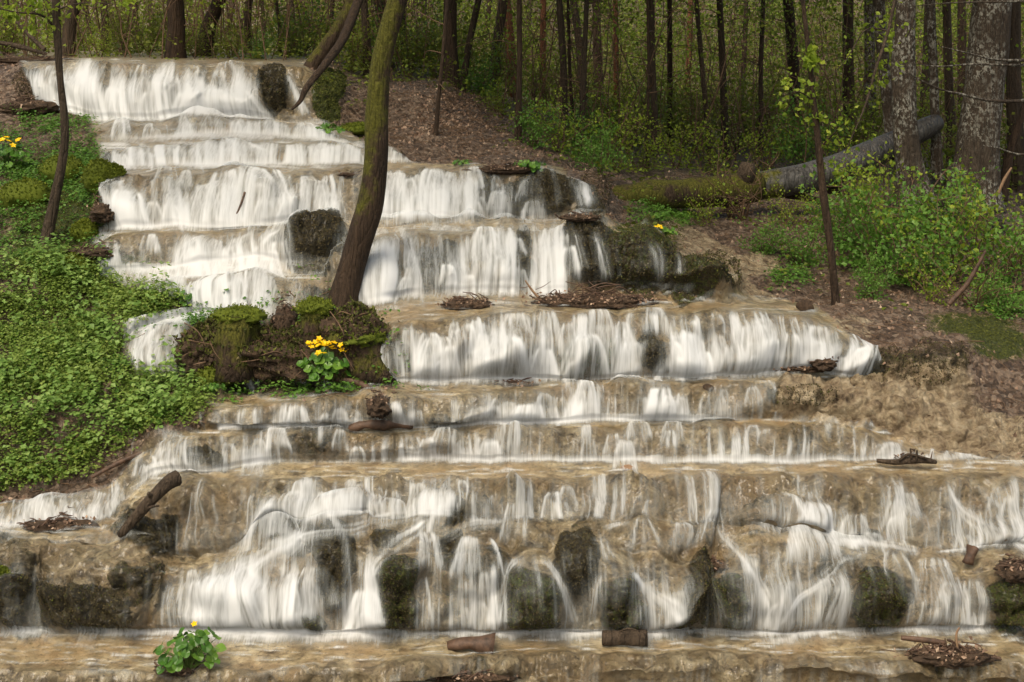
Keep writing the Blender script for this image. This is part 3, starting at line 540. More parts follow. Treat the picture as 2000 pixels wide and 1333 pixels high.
# ------------------------------------------------------------ the running water: where it is white, and how thick
HH, WW, OX = 1360, 2480, 240
D = np.zeros((HH, WW))
def curve_y(j): return np.interp(np.arange(WW) - OX, PX, pyc[j])
def put(x0, x1, y0, y1, d):
    s = D[y0:y1, x0:x1]; d = np.clip(d, 0, 1); s[:] = np.maximum(s, d) + .35 * np.minimum(s, d) * (1 - np.maximum(s, d))
def streaks(u, v, seed):
    """u across the flow in px, v along it"""
    a = vn(u / 26, v / 160, seed=seed); b = vn(u / 9, v / 110, seed=seed + 1); c = vn(u / 3.6, v / 80, seed=seed + 2)
    return .42 + .40 * a + .50 * b + .42 * c
def curtain_w(jtop, jbot, tab, t0=.3, seed=0, soft=.5, dy0=0):
    top, bot = curve_y(jtop) + dy0, curve_y(jbot)
    xs = np.arange(WW) - OX; I = interp_tab(tab, xs)
    a, b = int(max(0, top[I > .01].min())), int(min(HH, bot[I > .01].max() + 12))
    yy = np.arange(a, b)[:, None]
    t = (yy - top) / np.maximum(bot - top, 3)
    fan = 10 * vn(xs / 45, yy / 400, seed=seed + 5) * t
    u = xs + fan; S = streaks(u, yy + 0 * u, seed)
    on = t0 - .12 + .16 * vn(xs / 26, 0 * xs, seed=seed + 7) + .10 * vn(xs / 7, 0 * xs, seed=seed + 8)
    d = I * np.maximum(sst(on, on + soft, t), .5 * sst(.0, .25, t) * np.clip(S - .15, 0, 1)) * sst(1.10, 1.02, t) * np.clip(.20 + S * .85 + (I - .6) * .5, 0, 1)
    put(0, WW, a, b, d)
    # small arching fans, springing off the knobs in the face
    r = np.random.default_rng(seed)
    wt = np.clip(I, 0, 1); wt = wt / wt.sum(); L = (I > .15).sum()
    for k in range(int(L / 17)):
        cx = r.choice(xs, p=wt); i = int(cx + OX); H_ = bot[i] - top[i]
        if H_ < 12: continue
        yt = top[i] + H_ * r.uniform(max(.05, t0 - .25), .7); w1 = min(r.uniform(9, 34), H_ * .7)
        fan_w(cx, yt, bot[i] if r.random() < .75 else yt + H_ * .4, w1 * .25, w1, I[i] * r.uniform(.5, 1), r.uniform(.2, .8), r.uniform(-6, 6), seed * 31 + k)
def fan_w(cx, yt, yb, w0, w1, I, core=.5, sl=0, seed=0):
    yb = yb + 6; bf_ = .62 if seed >= 5000 or seed > 801 * 50 else .9
    y0, y1 = int(yt), int(yb) + 1; x0, x1 = int(cx - w1 - abs(sl) - 4 + OX), int(cx + w1 + abs(sl) + 5 + OX)
    x0, y0 = max(0, x0), max(0, y0); x1, y1 = min(WW, x1), min(HH, y1)
    if x1 <= x0 or y1 <= y0: return
    yy = np.arange(y0, y1)[:, None]; xx = np.arange(x0, x1)[None] - OX
    t = np.clip((yy - yt) / (yb - yt + 1e-6), 0, 1)
    wd = w0 + (w1 - w0) * t ** .55; s = (xx - cx - sl * t) / wd
    e = sst(1.0, .72, np.abs(s)); rim = core + (1 - core) * sst(.25, .9, np.abs(s)) + (1 - core) * sst(.35, .0, t)
    S = streaks(s * w1 + 400, t * 60 + 0 * s, seed + 90)
    jag = .12 * vn(s * 5, 0 * s, seed=seed); put(x0, x1, y0, y1, I * e * np.minimum(rim, 1) * sst(1.0, bf_, t + jag * (bf_ < .8)) * sst(0, .12, t) * np.clip(S * 1.3 + .15, 0, 1))
def stream_w(pts, I, seed=0, tex=1.0):
    p = np.array(pts, float)
    # resample smooth
    n = len(p); tt = np.linspace(0, n - 1, n * 8); q = np.stack([np.interp(tt, np.arange(n), p[:, k]) for k in range(3)], 1)
    q = gsm(q, 3, 0)
    m = q[:, 2].max() + 6
    x0, x1 = int(q[:, 0].min() - m + OX), int(q[:, 0].max() + m + OX); y0, y1 = int(q[:, 1].min() - m), int(q[:, 1].max() + m)
    x0, y0 = max(0, x0), max(0, y0); x1, y1 = min(WW, x1), min(HH, y1)
    yy, xx = np.mgrid[y0:y1, x0:x1]; xx = xx - OX
    best = np.full(xx.shape, 1e9); so_ = np.zeros(xx.shape); al = np.zeros(xx.shape); hw = np.ones(xx.shape); acc = 0
    for a, b in zip(q[:-1], q[1:]):
        vx, vy = b[0] - a[0], b[1] - a[1]; l2 = vx * vx + vy * vy + 1e-9; l = math.sqrt(l2)
        t = np.clip(((xx - a[0]) * vx + (yy - a[1]) * vy) / l2, 0, 1)
        dx, dy = xx - a[0] - t * vx, yy - a[1] - t * vy; d = np.hypot(dx, dy)
        k = d < best; best = np.where(k, d, best); so_ = np.where(k, np.sign(dx * vy - dy * vx) * d, so_)
        al = np.where(k, acc + t * l, al); hw = np.where(k, a[2] + t * (b[2] - a[2]), hw); acc += l
    s = so_ / hw; S = streaks(s * 30 + 700, al, seed + 300)
    ends = sst(0, 34, al) * sst(acc, acc - 22, al)
    br = .75 + .45 * vn(al / 34, s * 1.5, seed=seed + 17); put(x0, x1, y0, y1, I * br * sst(1.25, .15, np.abs(s) * (1 + .25 * vn(al / 26, s * 0, seed=seed + 9))) * ends * np.clip(.18 + S * tex * 1.25, 0, 1))
def foam_w(j, tab, th, seed=0, up=.4):
    bot = curve_y(j); xs = np.arange(WW) - OX; I = interp_tab(tab, xs)
    T = th * (.75 + .55 * vn(xs / 40, 0 * xs, seed=seed) + .25 * vn(xs / 11, 0 * xs, seed=seed + 1))
    a, b = int(max(0, bot.min() - th * 2)), int(min(HH, bot.max() + th * 3)); yy = np.arange(a, b)[:, None]
    dy = yy - bot
    d = I * sst(-T * up - 3, -T * up * .3, dy) * sst(T * 1.3 + 2, T * .35, dy) * np.clip(.9 + .5 * vn(xs / 30 + 0 * yy, yy / 3, seed=seed + 2), 0, 1)
    put(0, WW, a, b, d)
Ji = {}
# indices of the curves: 3 foot1, 4 mid, 5 midback, 6 lip1, 7 foot2, 8 lip2, 9 foot3, 10 lip3, 11 foot4, 12 lip4, 13 foot5, 14 lip5, 15 foot5b, 16 lip5b, 17 foot6, 18 lip6, 19 foot7a, 20 lip7a, 21 foot7b, 22 lip7b, 23 foot8, 24 lip8, 25 back
curtain_w(24, 23, [(34, 0), (48, .85), (110, .8), (125, 1), (230, .95), (400, 1), (415, .5), (432, .95), (500, .9), (509, .75), (514, 0), (2300, 0)], .14, 1)
fan_w(430, 184, 239, 50, 128, 1, .75, 0, 3); fan_w(300, 190, 238, 8, 40, .9, .6, 0, 4); fan_w(380, 195, 238, 20, 60, .9, .8, 0, 9)
stream_w([(555, 137, 8), (570, 170, 11), (590, 210, 13), (606, 246, 18)], .95, 5)
stream_w([(340, 150, 20), (370, 180, 26), (400, 196, 26), (440, 200, 30)], .8, 6)
stream_w([(150, 130, 14), (180, 170, 14), (200, 230, 18)], .8, 7)
curtain_w(22, 21, [(215, 0), (235, .45), (260, .15), (340, .15), (360, .7), (400, .5), (440, .5), (500, .85), (640, .9), (655, .6), (680, 0), (2300, 0)], .15, 11)
for k, (x, y, X2, Y2) in enumerate([(520, 244, 545, 276), (560, 246, 600, 276), (590, 250, 640, 278), (610, 255, 662, 282), (240, 244, 235, 270), (375, 242, 380, 268), (450, 244, 470, 270)]):
    stream_w([(x, y, 8), ((x + X2) / 2, (y + Y2) / 2 - 3, 11), (X2, Y2, 13)], .9, 20 + k)
curtain_w(20, 19, [(190, 0), (212, .6), (240, .95), (340, .95), (400, .8), (470, .85), (520, .8), (640, .9), (720, .8), (790, .8), (812, 0), (2300, 0)], .08, 31)
foam_w(21, [(200, .2), (350, .9), (450, .7), (600, .95), (700, .8), (720, 0)], 9, 32)
foam_w(19, [(205, .7), (330, .8), (420, .9), (640, .8), (780, .7), (830, 0)], 4, 34)
for k, (x, y, X2, Y2) in enumerate([(640, 285, 700, 318), (700, 290, 760, 322), (752, 298, 800, 322), (300, 295, 260, 328), (360, 285, 440, 320), (250, 275, 300, 300), (460, 290, 540, 322)]):
    stream_w([(x, y, 9), ((x + X2) / 2, (y + Y2) / 2 - 2, 14), (X2, Y2, 16)], .85, 40 + k)
curtain_w(18, 17, [(205, 0), (222, .85), (270, .9), (285, .5), (330, .55), (345, .9), (480, .75), (500, .7), (640, .85), (672, .7), (680, .3), (720, .1), (745, .85), (850, .95), (932, .85), (940, .15), (955, .15), (958, .65), (1000, .6), (1006, 0), (2300, 0)], .2, 51)
for k, a in enumerate([(262, 390, 447, 12, 42, 1, .9), (345, 400, 446, 12, 36, .7, .4), (440, 345, 446, 16, 60, .9, .6), (520, 336, 446, 20, 66, 1, .35), (505, 380, 445, 8, 26, .9, .2), (560, 390, 444, 8, 34, 1, .5), (600, 350, 440, 10, 30, .8, .5), (640, 350, 436, 8, 28, .9, .6), (820, 395, 432, 10, 36, 1, .8), (770, 340, 432, 14, 34, .8, .6), (850, 340, 432, 18, 50, .9, .6), (890, 345, 430, 10, 34, .8, .6), (925, 405, 431, 6, 26, .7, .4), (400, 370, 446, 16, 40, .7, .6)]):
    fan_w(*a, 0, 60 + k)
stream_w([(1088, 350, 7), (1110, 365, 13), (1132, 392, 18), (1150, 430, 20)], 1, 80, .7)
foam_w(17, [(200, .8), (280, .9), (480, .8), (620, 1), (640, .1), (740, .5), (1000, .4), (1010, 0), (1130, .5), (1160, 0)], 5, 82)
curtain_w(16, 14, [(188, 0), (200, .8), (240, .7), (260, .35), (330, .35), (345, .75), (390, .9), (440, .9), (540, .9), (545, .35), (575, .45), (580, 0), (2300, 0)], .15, 90)
curtain_w(16, 15, [(700, 0), (702, .55), (800, .5), (1000, .3), (1090, .5), (1100, 0), (2300, 0)], .3, 93)
curtain_w(15, 14, [(188, 0), (210, .5), (400, .9), (540, .9), (560, .1), (700, .5), (900, .5), (1100, .4), (1110, 0)], 0, 94)
curtain_w(14, 13, [(196, 0), (210, .3), (250, .85), (320, .9), (500, .9), (540, .4), (600, .25), (640, .1), (690, .1), (700, .95), (760, .95), (780, .75), (820, .6), (850, .35), (880, .5), (900, .75), (1003, .85), (1012, .5), (1015, .04), (1032, .04), (1036, .7), (1060, .95), (1100, .9), (1108, .08), (1430, 0), (2300, 0)], .06, 101, .3)
for k, (x, y, X2, Y2, h, I) in enumerate([(1165, 465, 1188, 572, 7, .75), (1172, 462, 1178, 572, 4, .4), (1252, 482, 1292, 572, 6, .75), (1306, 500, 1334, 572, 5, .6), (1120, 470, 1124, 570, 2, .35), (1212, 500, 1214, 572, 2, .3), (1140, 470, 1138, 572, 2, .3), (555, 460, 560, 538, 9, .5), (1345, 540, 1352, 575, 3, .3)]):
    stream_w([(x, y, h), (x + (X2 - x) * .6, (y + Y2) / 2 - 12, h * 1.2), (X2, Y2, h * 1.6)], I, 110 + k)
for k, (x, y, X2, Y2, h) in enumerate([(420, 470, 330, 510, 16), (520, 470, 430, 520, 24), (470, 500, 350, 540, 22), (300, 540, 380, 575, 18), (400, 530, 420, 590, 26), (340, 560, 420, 610, 14), (520, 560, 430, 600, 12), (240, 520, 330, 560, 10), (570, 455, 500, 505, 16), (250, 500, 200, 530, 8)]):
    stream_w([(x, y, h * .6), ((x + X2) / 2, (y + Y2) / 2 - 4, h), (X2, Y2, h)], .9, 130 + k)
foam_w(15, [(200, .6), (300, .8), (400, 1), (520, .95), (555, 0), (2300, 0)], 12, 141)
foam_w(13, [(240, .3), (300, .8), (400, 1), (440, .6), (460, 0), (700, .35), (1000, .2), (1010, 0), (2300, 0)], 12, 143)
stream_w([(372, 628, 14), (345, 640, 24), (318, 665, 34), (300, 695, 42), (288, 735, 40)], 1, 150, .8)
stream_w([(340, 650, 16), (310, 680, 26), (296, 730, 34)], .8, 151, .8)
curtain_w(12, 11, [(712, 0), (724, .85), (745, .6), (790, .5), (800, .75), (900, .85), (1080, .9), (1088, .35), (1190, .4), (1200, .85), (1238, .7), (1242, .08), (1300, .08), (1305, .85), (1350, .95), (1398, .8), (1405, .35), (1420, .75), (1500, .9), (1590, .85), (1640, .65), (1690, .4), (1722, 0), (2300, 0)], .22, 161)
for k, a in enumerate([(852, 664, 748, 18, 62, 1, .55), (985, 672, 746, 20, 62, 1, .35), (1060, 690, 746, 12, 40, 1, .8), (1140, 662, 744, 12, 64, .8, .12), (1150, 665, 744, 3, 5, .8, 1), (1110, 640, 700, 10, 26, .7, .5), (1215, 650, 742, 8, 30, .9, .6), (1340, 660, 741, 14, 34, 1, .8), (1370, 690, 741, 10, 26, 1, .8), (1420, 680, 740, 12, 34, .9, .3), (1490, 670, 738, 14, 40, 1, .7), (1540, 660, 725, 12, 36, .9, .6), (1590, 640, 705, 10, 32, .8, .5), (1660, 690, 722, 6, 22, 1, .8), (745, 650, 750, 8, 26, .9, .6), (930, 640, 700, 12, 30, .9, .6), (1450, 640, 740, 10, 26, .8, .5), (1700, 690, 716, 4, 14, .6, .5)]):
    fan_w(*a, 0, 180 + k)
foam_w(11, [(715, 0), (725, .8), (1080, .9), (1100, .4), (1200, .7), (1240, .2), (1310, .8), (1560, .8), (1600, 0), (2300, 0)], 3, 200, 1.5)
curtain_w(10, 9, [(426, 0), (435, .75), (460, .35), (550, .4), (640, .55), (700, .75), (722, .3), (726, 0), (785, 0), (795, .7), (850, .4), (920, .6), (1000, .7), (1040, .8), (1080, .6), (1130, .9), (1180, .5), (1230, .5), (1262, .95), (1330, .95), (1350, .3), (1430, .45), (1440, .5), (1450, .08), (1490, 0), (2300, 0)], .42, 211)
fan_w(1140, 752, 824, 12, 36, .9, .35, 0, 213); fan_w(1290, 770, 822, 20, 44, 1, .9, 0, 214); fan_w(1030, 795, 829, 30, 60, .9, .9, 0, 215)
stream_w([(1436, 780, 5), (1438, 800, 8), (1437, 820, 8)], .9, 216)
foam_w(9, [(424, 0), (432, 1), (560, .7), (700, .5), (725, .2), (800, .7), (900, .8), (1000, 1), (1150, .8), (1330, .9), (1440, .4), (1470, 0), (2300, 0)], 5, 220, .9)
curtain_w(8, 7, [(-200, .5), (18, .6), (40, .75), (120, .6), (150, .8), (220, .6), (232, 0), (268, 0), (285, .8), (335, .7), (390, .35), (440, .5), (480, .6), (545, .5), (556, .05), (640, .15), (780, .05), (792, .5), (860, .4), (930, .6), (1000, .35), (1100, .2), (1155, .5), (1185, .2), (1235, .5), (1320, .4), (1400, .12), (1650, .2), (1705, .3), (1712, .8), (1745, .7), (1775, .1), (1800, 0), (2300, 0)], .5, 231)
stream_w([(1705, 880, 8), (1730, 886, 14), (1755, 902, 16)], .95, 233); stream_w([(360, 880, 10), (335, 895, 20), (320, 922, 26)], .95, 234); stream_w([(292, 870, 6), (285, 900, 12), (272, 925, 12)], .7, 235)
stream_w([(545, 895, 20), (500, 908, 18), (460, 918, 14)], .8, 236); stream_w([(220, 966, 8), (120, 985, 14), (60, 1010, 14), (20, 1035, 16)], .8, 237); stream_w([(200, 980, 8), (185, 1020, 14)], .6, 238)
stream_w([(70, 1048, 10), (20, 1056, 12), (-60, 1060, 14)], .9, 239)
foam_w(7, [(-200, .3), (60, .8), (220, .5), (240, 0), (280, .5), (480, .5), (540, .5), (600, .1), (770, .3), (800, .85), (1000, .7), (1190, .9), (1260, .95), (1300, .8), (1500, .9), (1700, .7), (1800, .8), (1900, .7), (1940, .1), (2300, .1)], 5, 241, .5)
# thin trickles over every face
for jt, jb, sd_, tb in ((6, 5, 801, .5), (4, 3, 811, .38), (8, 7, 821, .6), (10, 9, 831, .6), (12, 11, 841, .8), (2, 1, 851, .12)):
    top, bot = curve_y(jt), curve_y(jb); xs = np.arange(WW) - OX; a, b = int(top.min()), int(bot.max()) + 2; yy = np.arange(a, min(b, HH))[:, None]
    t = (yy - top) / np.maximum(bot - top, 3); u = xs + 9 * vn(xs / 50, yy / 120, seed=sd_) * t
    if jt in (6, 4, 2): tb = tb * interp_tab([(-240, .25), (330, .25), (420, 1), (2300, 1)], xs)
    d = tb * sst(.02, .2, t) * sst(1.08, 1.0, t) * np.clip(.9 * vn(u / 4.2, yy / 150 + 0 * u, seed=sd_ + 1) + .9 * vn(u / 14, yy / 90 + 0 * u, seed=sd_ + 2) + .9 * vn(u / 60, yy / 90 + 0 * u, seed=sd_ + 3) - .30, 0, 1)
    put(0, WW, a, min(b, HH), d)
    r = np.random.default_rng(sd_)
    for k in range(12 if jt in (6, 4) else 0):
        cx = r.uniform(230, 2200); i = int(cx + OX); H_ = bot[i] - top[i]; yt = top[i] + H_ * r.uniform(.1, .7); w1 = r.uniform(8, 34)
        if jt == 4 and any(abs(cx - bx_) < w_ for bx_, w_ in ((780, 40), (1355, 55), (1425, 30), (1710, 70), (1965, 50), (200, 150), (655, 40))): continue
        fan_w(cx, yt, min(bot[i], yt + H_ * r.uniform(.4, .9)), w1 * .2, w1, r.uniform(.35, .8), r.uniform(.15, .6), r.uniform(-10, 10), sd_ * 50 + k)
for k, (cx, cy, rx, ry, o, m_, g_) in enumerate(DM):
    r = np.random.default_rng(5000 + k)
    if r.random() < (.6 if cy < 930 else .42) and m_ < .3 and not (cy > 930 and cx < 350) and cy < 1245: fan_w(cx, cy - ry * .95, cy + ry * 1.1, rx * .35, rx * 1.15, r.uniform(.5, 1) * (.8 if cy > 750 else 1), r.uniform(.25, .7), r.uniform(-5, 5), 6000 + k)
# the lowest, highest step
curtain_w(6, 5, [(-200, .1), (240, .1), (300, .06), (500, .2), (540, .5), (660, .75), (860, .85), (905, .6), (940, .3), (1000, .45), (1090, .4), (1130, .12), (1200, .3), (1290, .15), (1390, .12), (1410, .35), (1440, .1), (1500, .5), (1590, .55), (1640, .3), (1830, .3), (1850, .6), (1950, .7), (2000, .6), (2300, .6)], .42, 251)
curtain_w(4, 3, [(-200, .1), (60, .3), (100, .15), (320, .08), (350, .5), (400, .9), (580, .9), (620, .5), (640, .3), (700, .4), (720, .9), (745, .8), (752, 0), (806, 0), (812, .35), (870, .4), (950, .55), (985, .5), (1000, .15), (1120, .2), (1160, .35), (1200, .3), (1260, .5), (1330, .5), (1335, .02), (1385, .02), (1392, .3), (1410, .2), (1460, .4), (1510, .6), (1640, .55), (1650, .12), (1780, .12), (1800, .35), (1850, .5), (1915, .55), (1925, .03), (2000, .05), (2300, .3)], .1, 261)
for k, (I, *pts) in enumerate([
 (.9, (560, 972, 14), (528, 1030, 30), (480, 1110, 55), (450, 1242, 90)),
 (.95, (868, 1012, 12), (780, 1022, 18), (690, 1038, 20), (600, 1058, 24), (520, 1090, 28), (440, 1145, 34), (372, 1238, 34)),
 (.8, (640, 1040, 20), (560, 1080, 24), (500, 1130, 30), (520, 1240, 60)),
 (.95, (860, 1018, 12), (800, 1056, 24), (745, 1106, 26), (705, 1160, 32), (668, 1240, 46)),
 (.65, (1000, 1030, 18), (940, 1038, 14), (870, 1062, 12), (810, 1076, 10)),
 (.8, (700, 985, 40), (650, 1015, 30), (580, 1030, 22)),
 (.9, (955, 1095, 8), (962, 1160, 16), (968, 1243, 26)),
 (.9, (1035, 1083, 7), (1002, 1120, 9), (976, 1170, 12), (966, 1240, 16)),
 (.85, (1040, 1085, 4), (1050, 1130, 5), (1058, 1240, 6)),
 (.9, (1042, 1088, 6), (1080, 1118, 9), (1104, 1160, 11), (1122, 1236, 18)),
 (.9, (1172, 1042, 7), (1184, 1080, 9), (1200, 1112, 18)),
 (.8, (1195, 1110, 10), (1166, 1140, 12), (1152, 1238, 14)),
 (.95, (1208, 1112, 12), (1240, 1132, 16), (1290, 1180, 20), (1330, 1240, 24)),
 (.7, (1320, 1118, 5), (1306, 1160, 8), (1322, 1238, 14)),
 (.8, (1412, 1022, 5), (1414, 1056, 7), (1446, 1082, 10), (1468, 1130, 13), (1492, 1190, 18), (1500, 1240, 26)),
 (.85, (1508, 956, 4), (1542, 995, 9), (1566, 1040, 15), (1590, 1066, 18)),
 (.6, (1600, 975, 5), (1622, 1020, 12), (1628, 1060, 20)),
 (.95, (1560, 1052, 16), (1640, 1068, 20), (1720, 1080, 16), (1810, 1092, 10)),
 (.95, (1700, 1086, 12), (1640, 1106, 16), (1596, 1140, 14), (1540, 1176, 14), (1512, 1238, 20)),
 (.75, (1620, 1110, 24), (1622, 1170, 22), (1614, 1238, 26)),
 (.9, (1838, 945, 5), (1862, 1000, 11), (1922, 1040, 18), (1990, 1080, 24), (2080, 1110, 26)),
 (.7, (1886, 940, 5), (1950, 990, 14), (2040, 1040, 24), (2140, 1070, 30)),
 (.8, (1800, 1090, 6), (1880, 1084, 9), (1930, 1080, 8)),
 (.8, (1812, 1140, 4), (1830, 1180, 6), (1842, 1238, 8)), (.85, (1856, 1120, 3), (1868, 1165, 6), (1876, 1238, 10)), (.7, (1696, 1130, 2), (1694, 1236, 4)),
 (.6, (1760, 1130, 3), (1766, 1180, 5), (1762, 1236, 6)), (.5, (395, 1035, 8), (380, 1062, 12), (362, 1092, 14)), (.5, (98, 1165, 4), (76, 1238, 9)),
 (.8, (1290, 1010, 4), (1292, 1028, 4)), (.6, (680, 1066, 4), (684, 1130, 5), (680, 1165, 5)),
 (.7, (1240, 1030, 6), (1190, 1040, 10), (1172, 1050, 8)), (.6, (1300, 1240, 60), (1200, 1248, 14), (1050, 1250, 12))]):
    stream_w(list(pts), I, 300 + 7 * k, .85)
for k, a in enumerate([(460, 1130, 1243, 30, 90, .9, .5), (590, 1195, 1246, 14, 52, .8, .3), (720, 1150, 1244, 16, 60, .9, .8), (870, 1000, 1050, 10, 44, .8, .25), (1080, 968, 1020, 8, 30, .8, .5), (1740, 1018, 1075, 8, 32, .8, .4), (1600, 1020, 1066, 12, 40, .9, .7), (560, 1015, 1062, 10, 44, .8, .5)]):
    fan_w(*a, 0, 400 + k)
foam_w(3, [(-200, .4), (0, .5), (60, .8), (120, .15), (230, .7), (400, 1), (650, 1), (780, .6), (850, .6), (1000, .9), (1130, .9), (1200, .7), (1320, .95), (1450, .6), (1500, 1), (1650, .95), (1690, .3), (1750, .7), (1900, .9), (1960, .3), (2300, .5)], 15, 271, .6)
stream_w([(1450, 1262, 10), (1560, 1256, 14), (1660, 1254, 12)], .7, 273); stream_w([(230, 1250, 8), (480, 1262, 10), (760, 1256, 8)], .6, 274)
stream_w([(1625, 1300, 5), (1650, 1315, 8), (1760, 1320, 8)], .5, 275)
# faint sheen and glints on the flat pools, painted as pale streaks
yy, xx = np.mgrid[0:HH, 0:WW]
glint_film = np.clip(vn(xx / 60, yy / 5, seed=500) * .5 + vn(xx / 22, yy / 2.6, seed=501) * .5 - .08, 0, 1) * .75
D = np.clip(gsm(gsm(D, 1.6, 0), .9, 1), 0, 1)
D = np.maximum(D, .55 * gsm(gsm(D, 7, 0), 7, 1))
def samp(A, x, y):
    x = np.clip(x + OX, 0, WW - 1.01); y = np.clip(y, 0, HH - 1.01); ix = x.astype(int); iy = y.astype(int); fx = x - ix; fy = y - iy
    return (A[iy, ix] * (1 - fx) + A[iy, ix + 1] * fx) * (1 - fy) + (A[iy + 1, ix] * (1 - fx) + A[iy + 1, ix + 1] * fx) * fy
dens = samp(D, PXX, .6 * PY + .4 * PYD)
dens = np.maximum(dens, samp(glint_film, PXX, PY) * pool)
dens *= 1.04 * sst(.15, .5, cas + (PY > 620) * (PXX < 420) * (PXX > 240)) * (1 - sst(15.1, 15.4, Yw))
under = gsm(gsm(dens, 5, 0), 5, 1) * cas
moss = np.clip(np.maximum(moss, under * (.55 - .2 * sst(860, 1000, PY)) * np.clip(ris * 2, 0, 1)), 0, 1); AT['moss'] = moss
tag(link('rock_terraces', submesh('rock_terraces', Vf, FQ[cf > .5], AT, M['rock'])), 'stepped tan travertine ledges the water runs over', None, None, 'structure')
tag(link('ground', submesh('ground', Vf, FQ[cf <= .5], AT, M['rock'])), 'brown leaf strewn banks and forest floor', None, None, 'structure')

dens = np.maximum(dens, pool * cas * sst(735, 600, PXX) * sst(612, 590, PY) * sst(150, 235, PY) * np.clip(.45 + .7 * fbm(PXX / 45, PY / 5, seed=950, o=2), 0, 1) * .9)
dens = np.clip(dens, 0, 1)
for (cx, cy, rx, ry) in ((780, 1165, 30, 80), (1355, 1165, 42, 66), (1430, 1175, 22, 40), (1965, 1180, 42, 58), (170, 1195, 95, 40), (20, 1190, 40, 40), (655, 1120, 26, 60), (1130, 1100, 36, 50), (1040, 1190, 45, 46), (1210, 1195, 34, 40), (1710, 1180, 52, 46), (892, 1030, 24, 18), (615, 1222, 18, 20), (620, 490, 55, 50), (1070, 385, 50, 40), (1272, 700, 30, 32), (540, 185, 22, 46)): dens = dens * (1 - .9 * ell(cx + wbx * .5, cy + wby * .5, rx, ry))
lift = .010 + .022 * gsm(gsm(dens, 4, 0), 4, 1) + .010 * gsm(dens, 3, 0)
for sgn, cI in ((-1, 0), (1, NC - 1)):
    Ce = PW[::3, cI]; offs = np.array([0, .4, 1, 2.2, 4.5, 9, 20.])
    V = np.repeat(Ce[None], len(offs), 0); V[..., 0] += sgn * offs[:, None]
    V[..., 2] += (.10 * offs[:, None] + (offs[:, None] > 0) * .12 * fbm(V[..., 0] * 1.5, V[..., 1] * 1.5, seed=66)) * (V[..., 1] < 40)
    V[1:, :, 2] = gsm(V[1:, :, 2], 3, 1)
    m_, k_ = V.shape[:2]; ii = np.arange(m_ * k_).reshape(m_, k_); Q_ = np.stack([ii[:-1, :-1], ii[:-1, 1:], ii[1:, 1:], ii[1:, :-1]], -1).reshape(-1, 4)
    if sgn > 0: Q_ = Q_[:, ::-1]
    o_ = np.ones(m_ * k_); z_ = np.zeros(m_ * k_); yb_ = V[..., 1].ravel()
    tag(link('ground', mesh('ground', V.reshape(-1, 3), Q_.copy(), M['rock'], attrs=dict(moss=z_, green=z_, soil=o_ * (yb_ < 16), sand=z_, floor=sst(14, 17, yb_), wet=z_ + .2, pool=z_))), 'brown forest floor beyond the banks', None, None, 'structure')
PS = gsm(gsm(PD, 4, 0), 5, 1); kk = (cas * sst(.02, .2, ris))[..., None]; WS = gsm(gsm(PD, 1.4, 0), 1.4, 1) * (1 - kk) + PS * kk + N0 * .018 * kk + N0 * lift[..., None]; WS[..., 2] += CZ
fm = (np.maximum(np.maximum(dens[:-1, :-1], dens[1:, :-1]), np.maximum(dens[:-1, 1:], dens[1:, 1:])) > .03).ravel()
gap = ((WS - np.array([0, 0, CZ]) - PD) * N0).sum(-1); need = np.clip(.010 + .008 * dens - gap, 0, 1); WS += N0 * np.maximum(need, gsm(gsm(need, 2, 0), 2, 1))[..., None]
water = tag(link('water', submesh('water', WS.reshape(-1, 3), FQ[fm], dict(white=dens), M['water'])), 'white silky water running down the steps', None, None, 'structure')
del D, glint_film, xx, yy

M['leaf_pale'] = leaf_material('pale_leaf', (.10, .19, .035), (.22, .34, .08), (.34, .45, .13), .4)
M['leaf_fresh'] = leaf_material('fresh_leaf', (.09, .15, .022), (.20, .28, .055), (.33, .40, .09), .4)
# ragged moss on the wet boulders
M['moss_brown'] = leaf_material('brown_moss', (.012, .009, .004), (.065, .05, .022), (.15, .12, .05), .1, .9)
M['moss_olive'] = leaf_material('olive_moss', (.03, .035, .006), (.075, .085, .014), (.16, .17, .03), .15, .9)
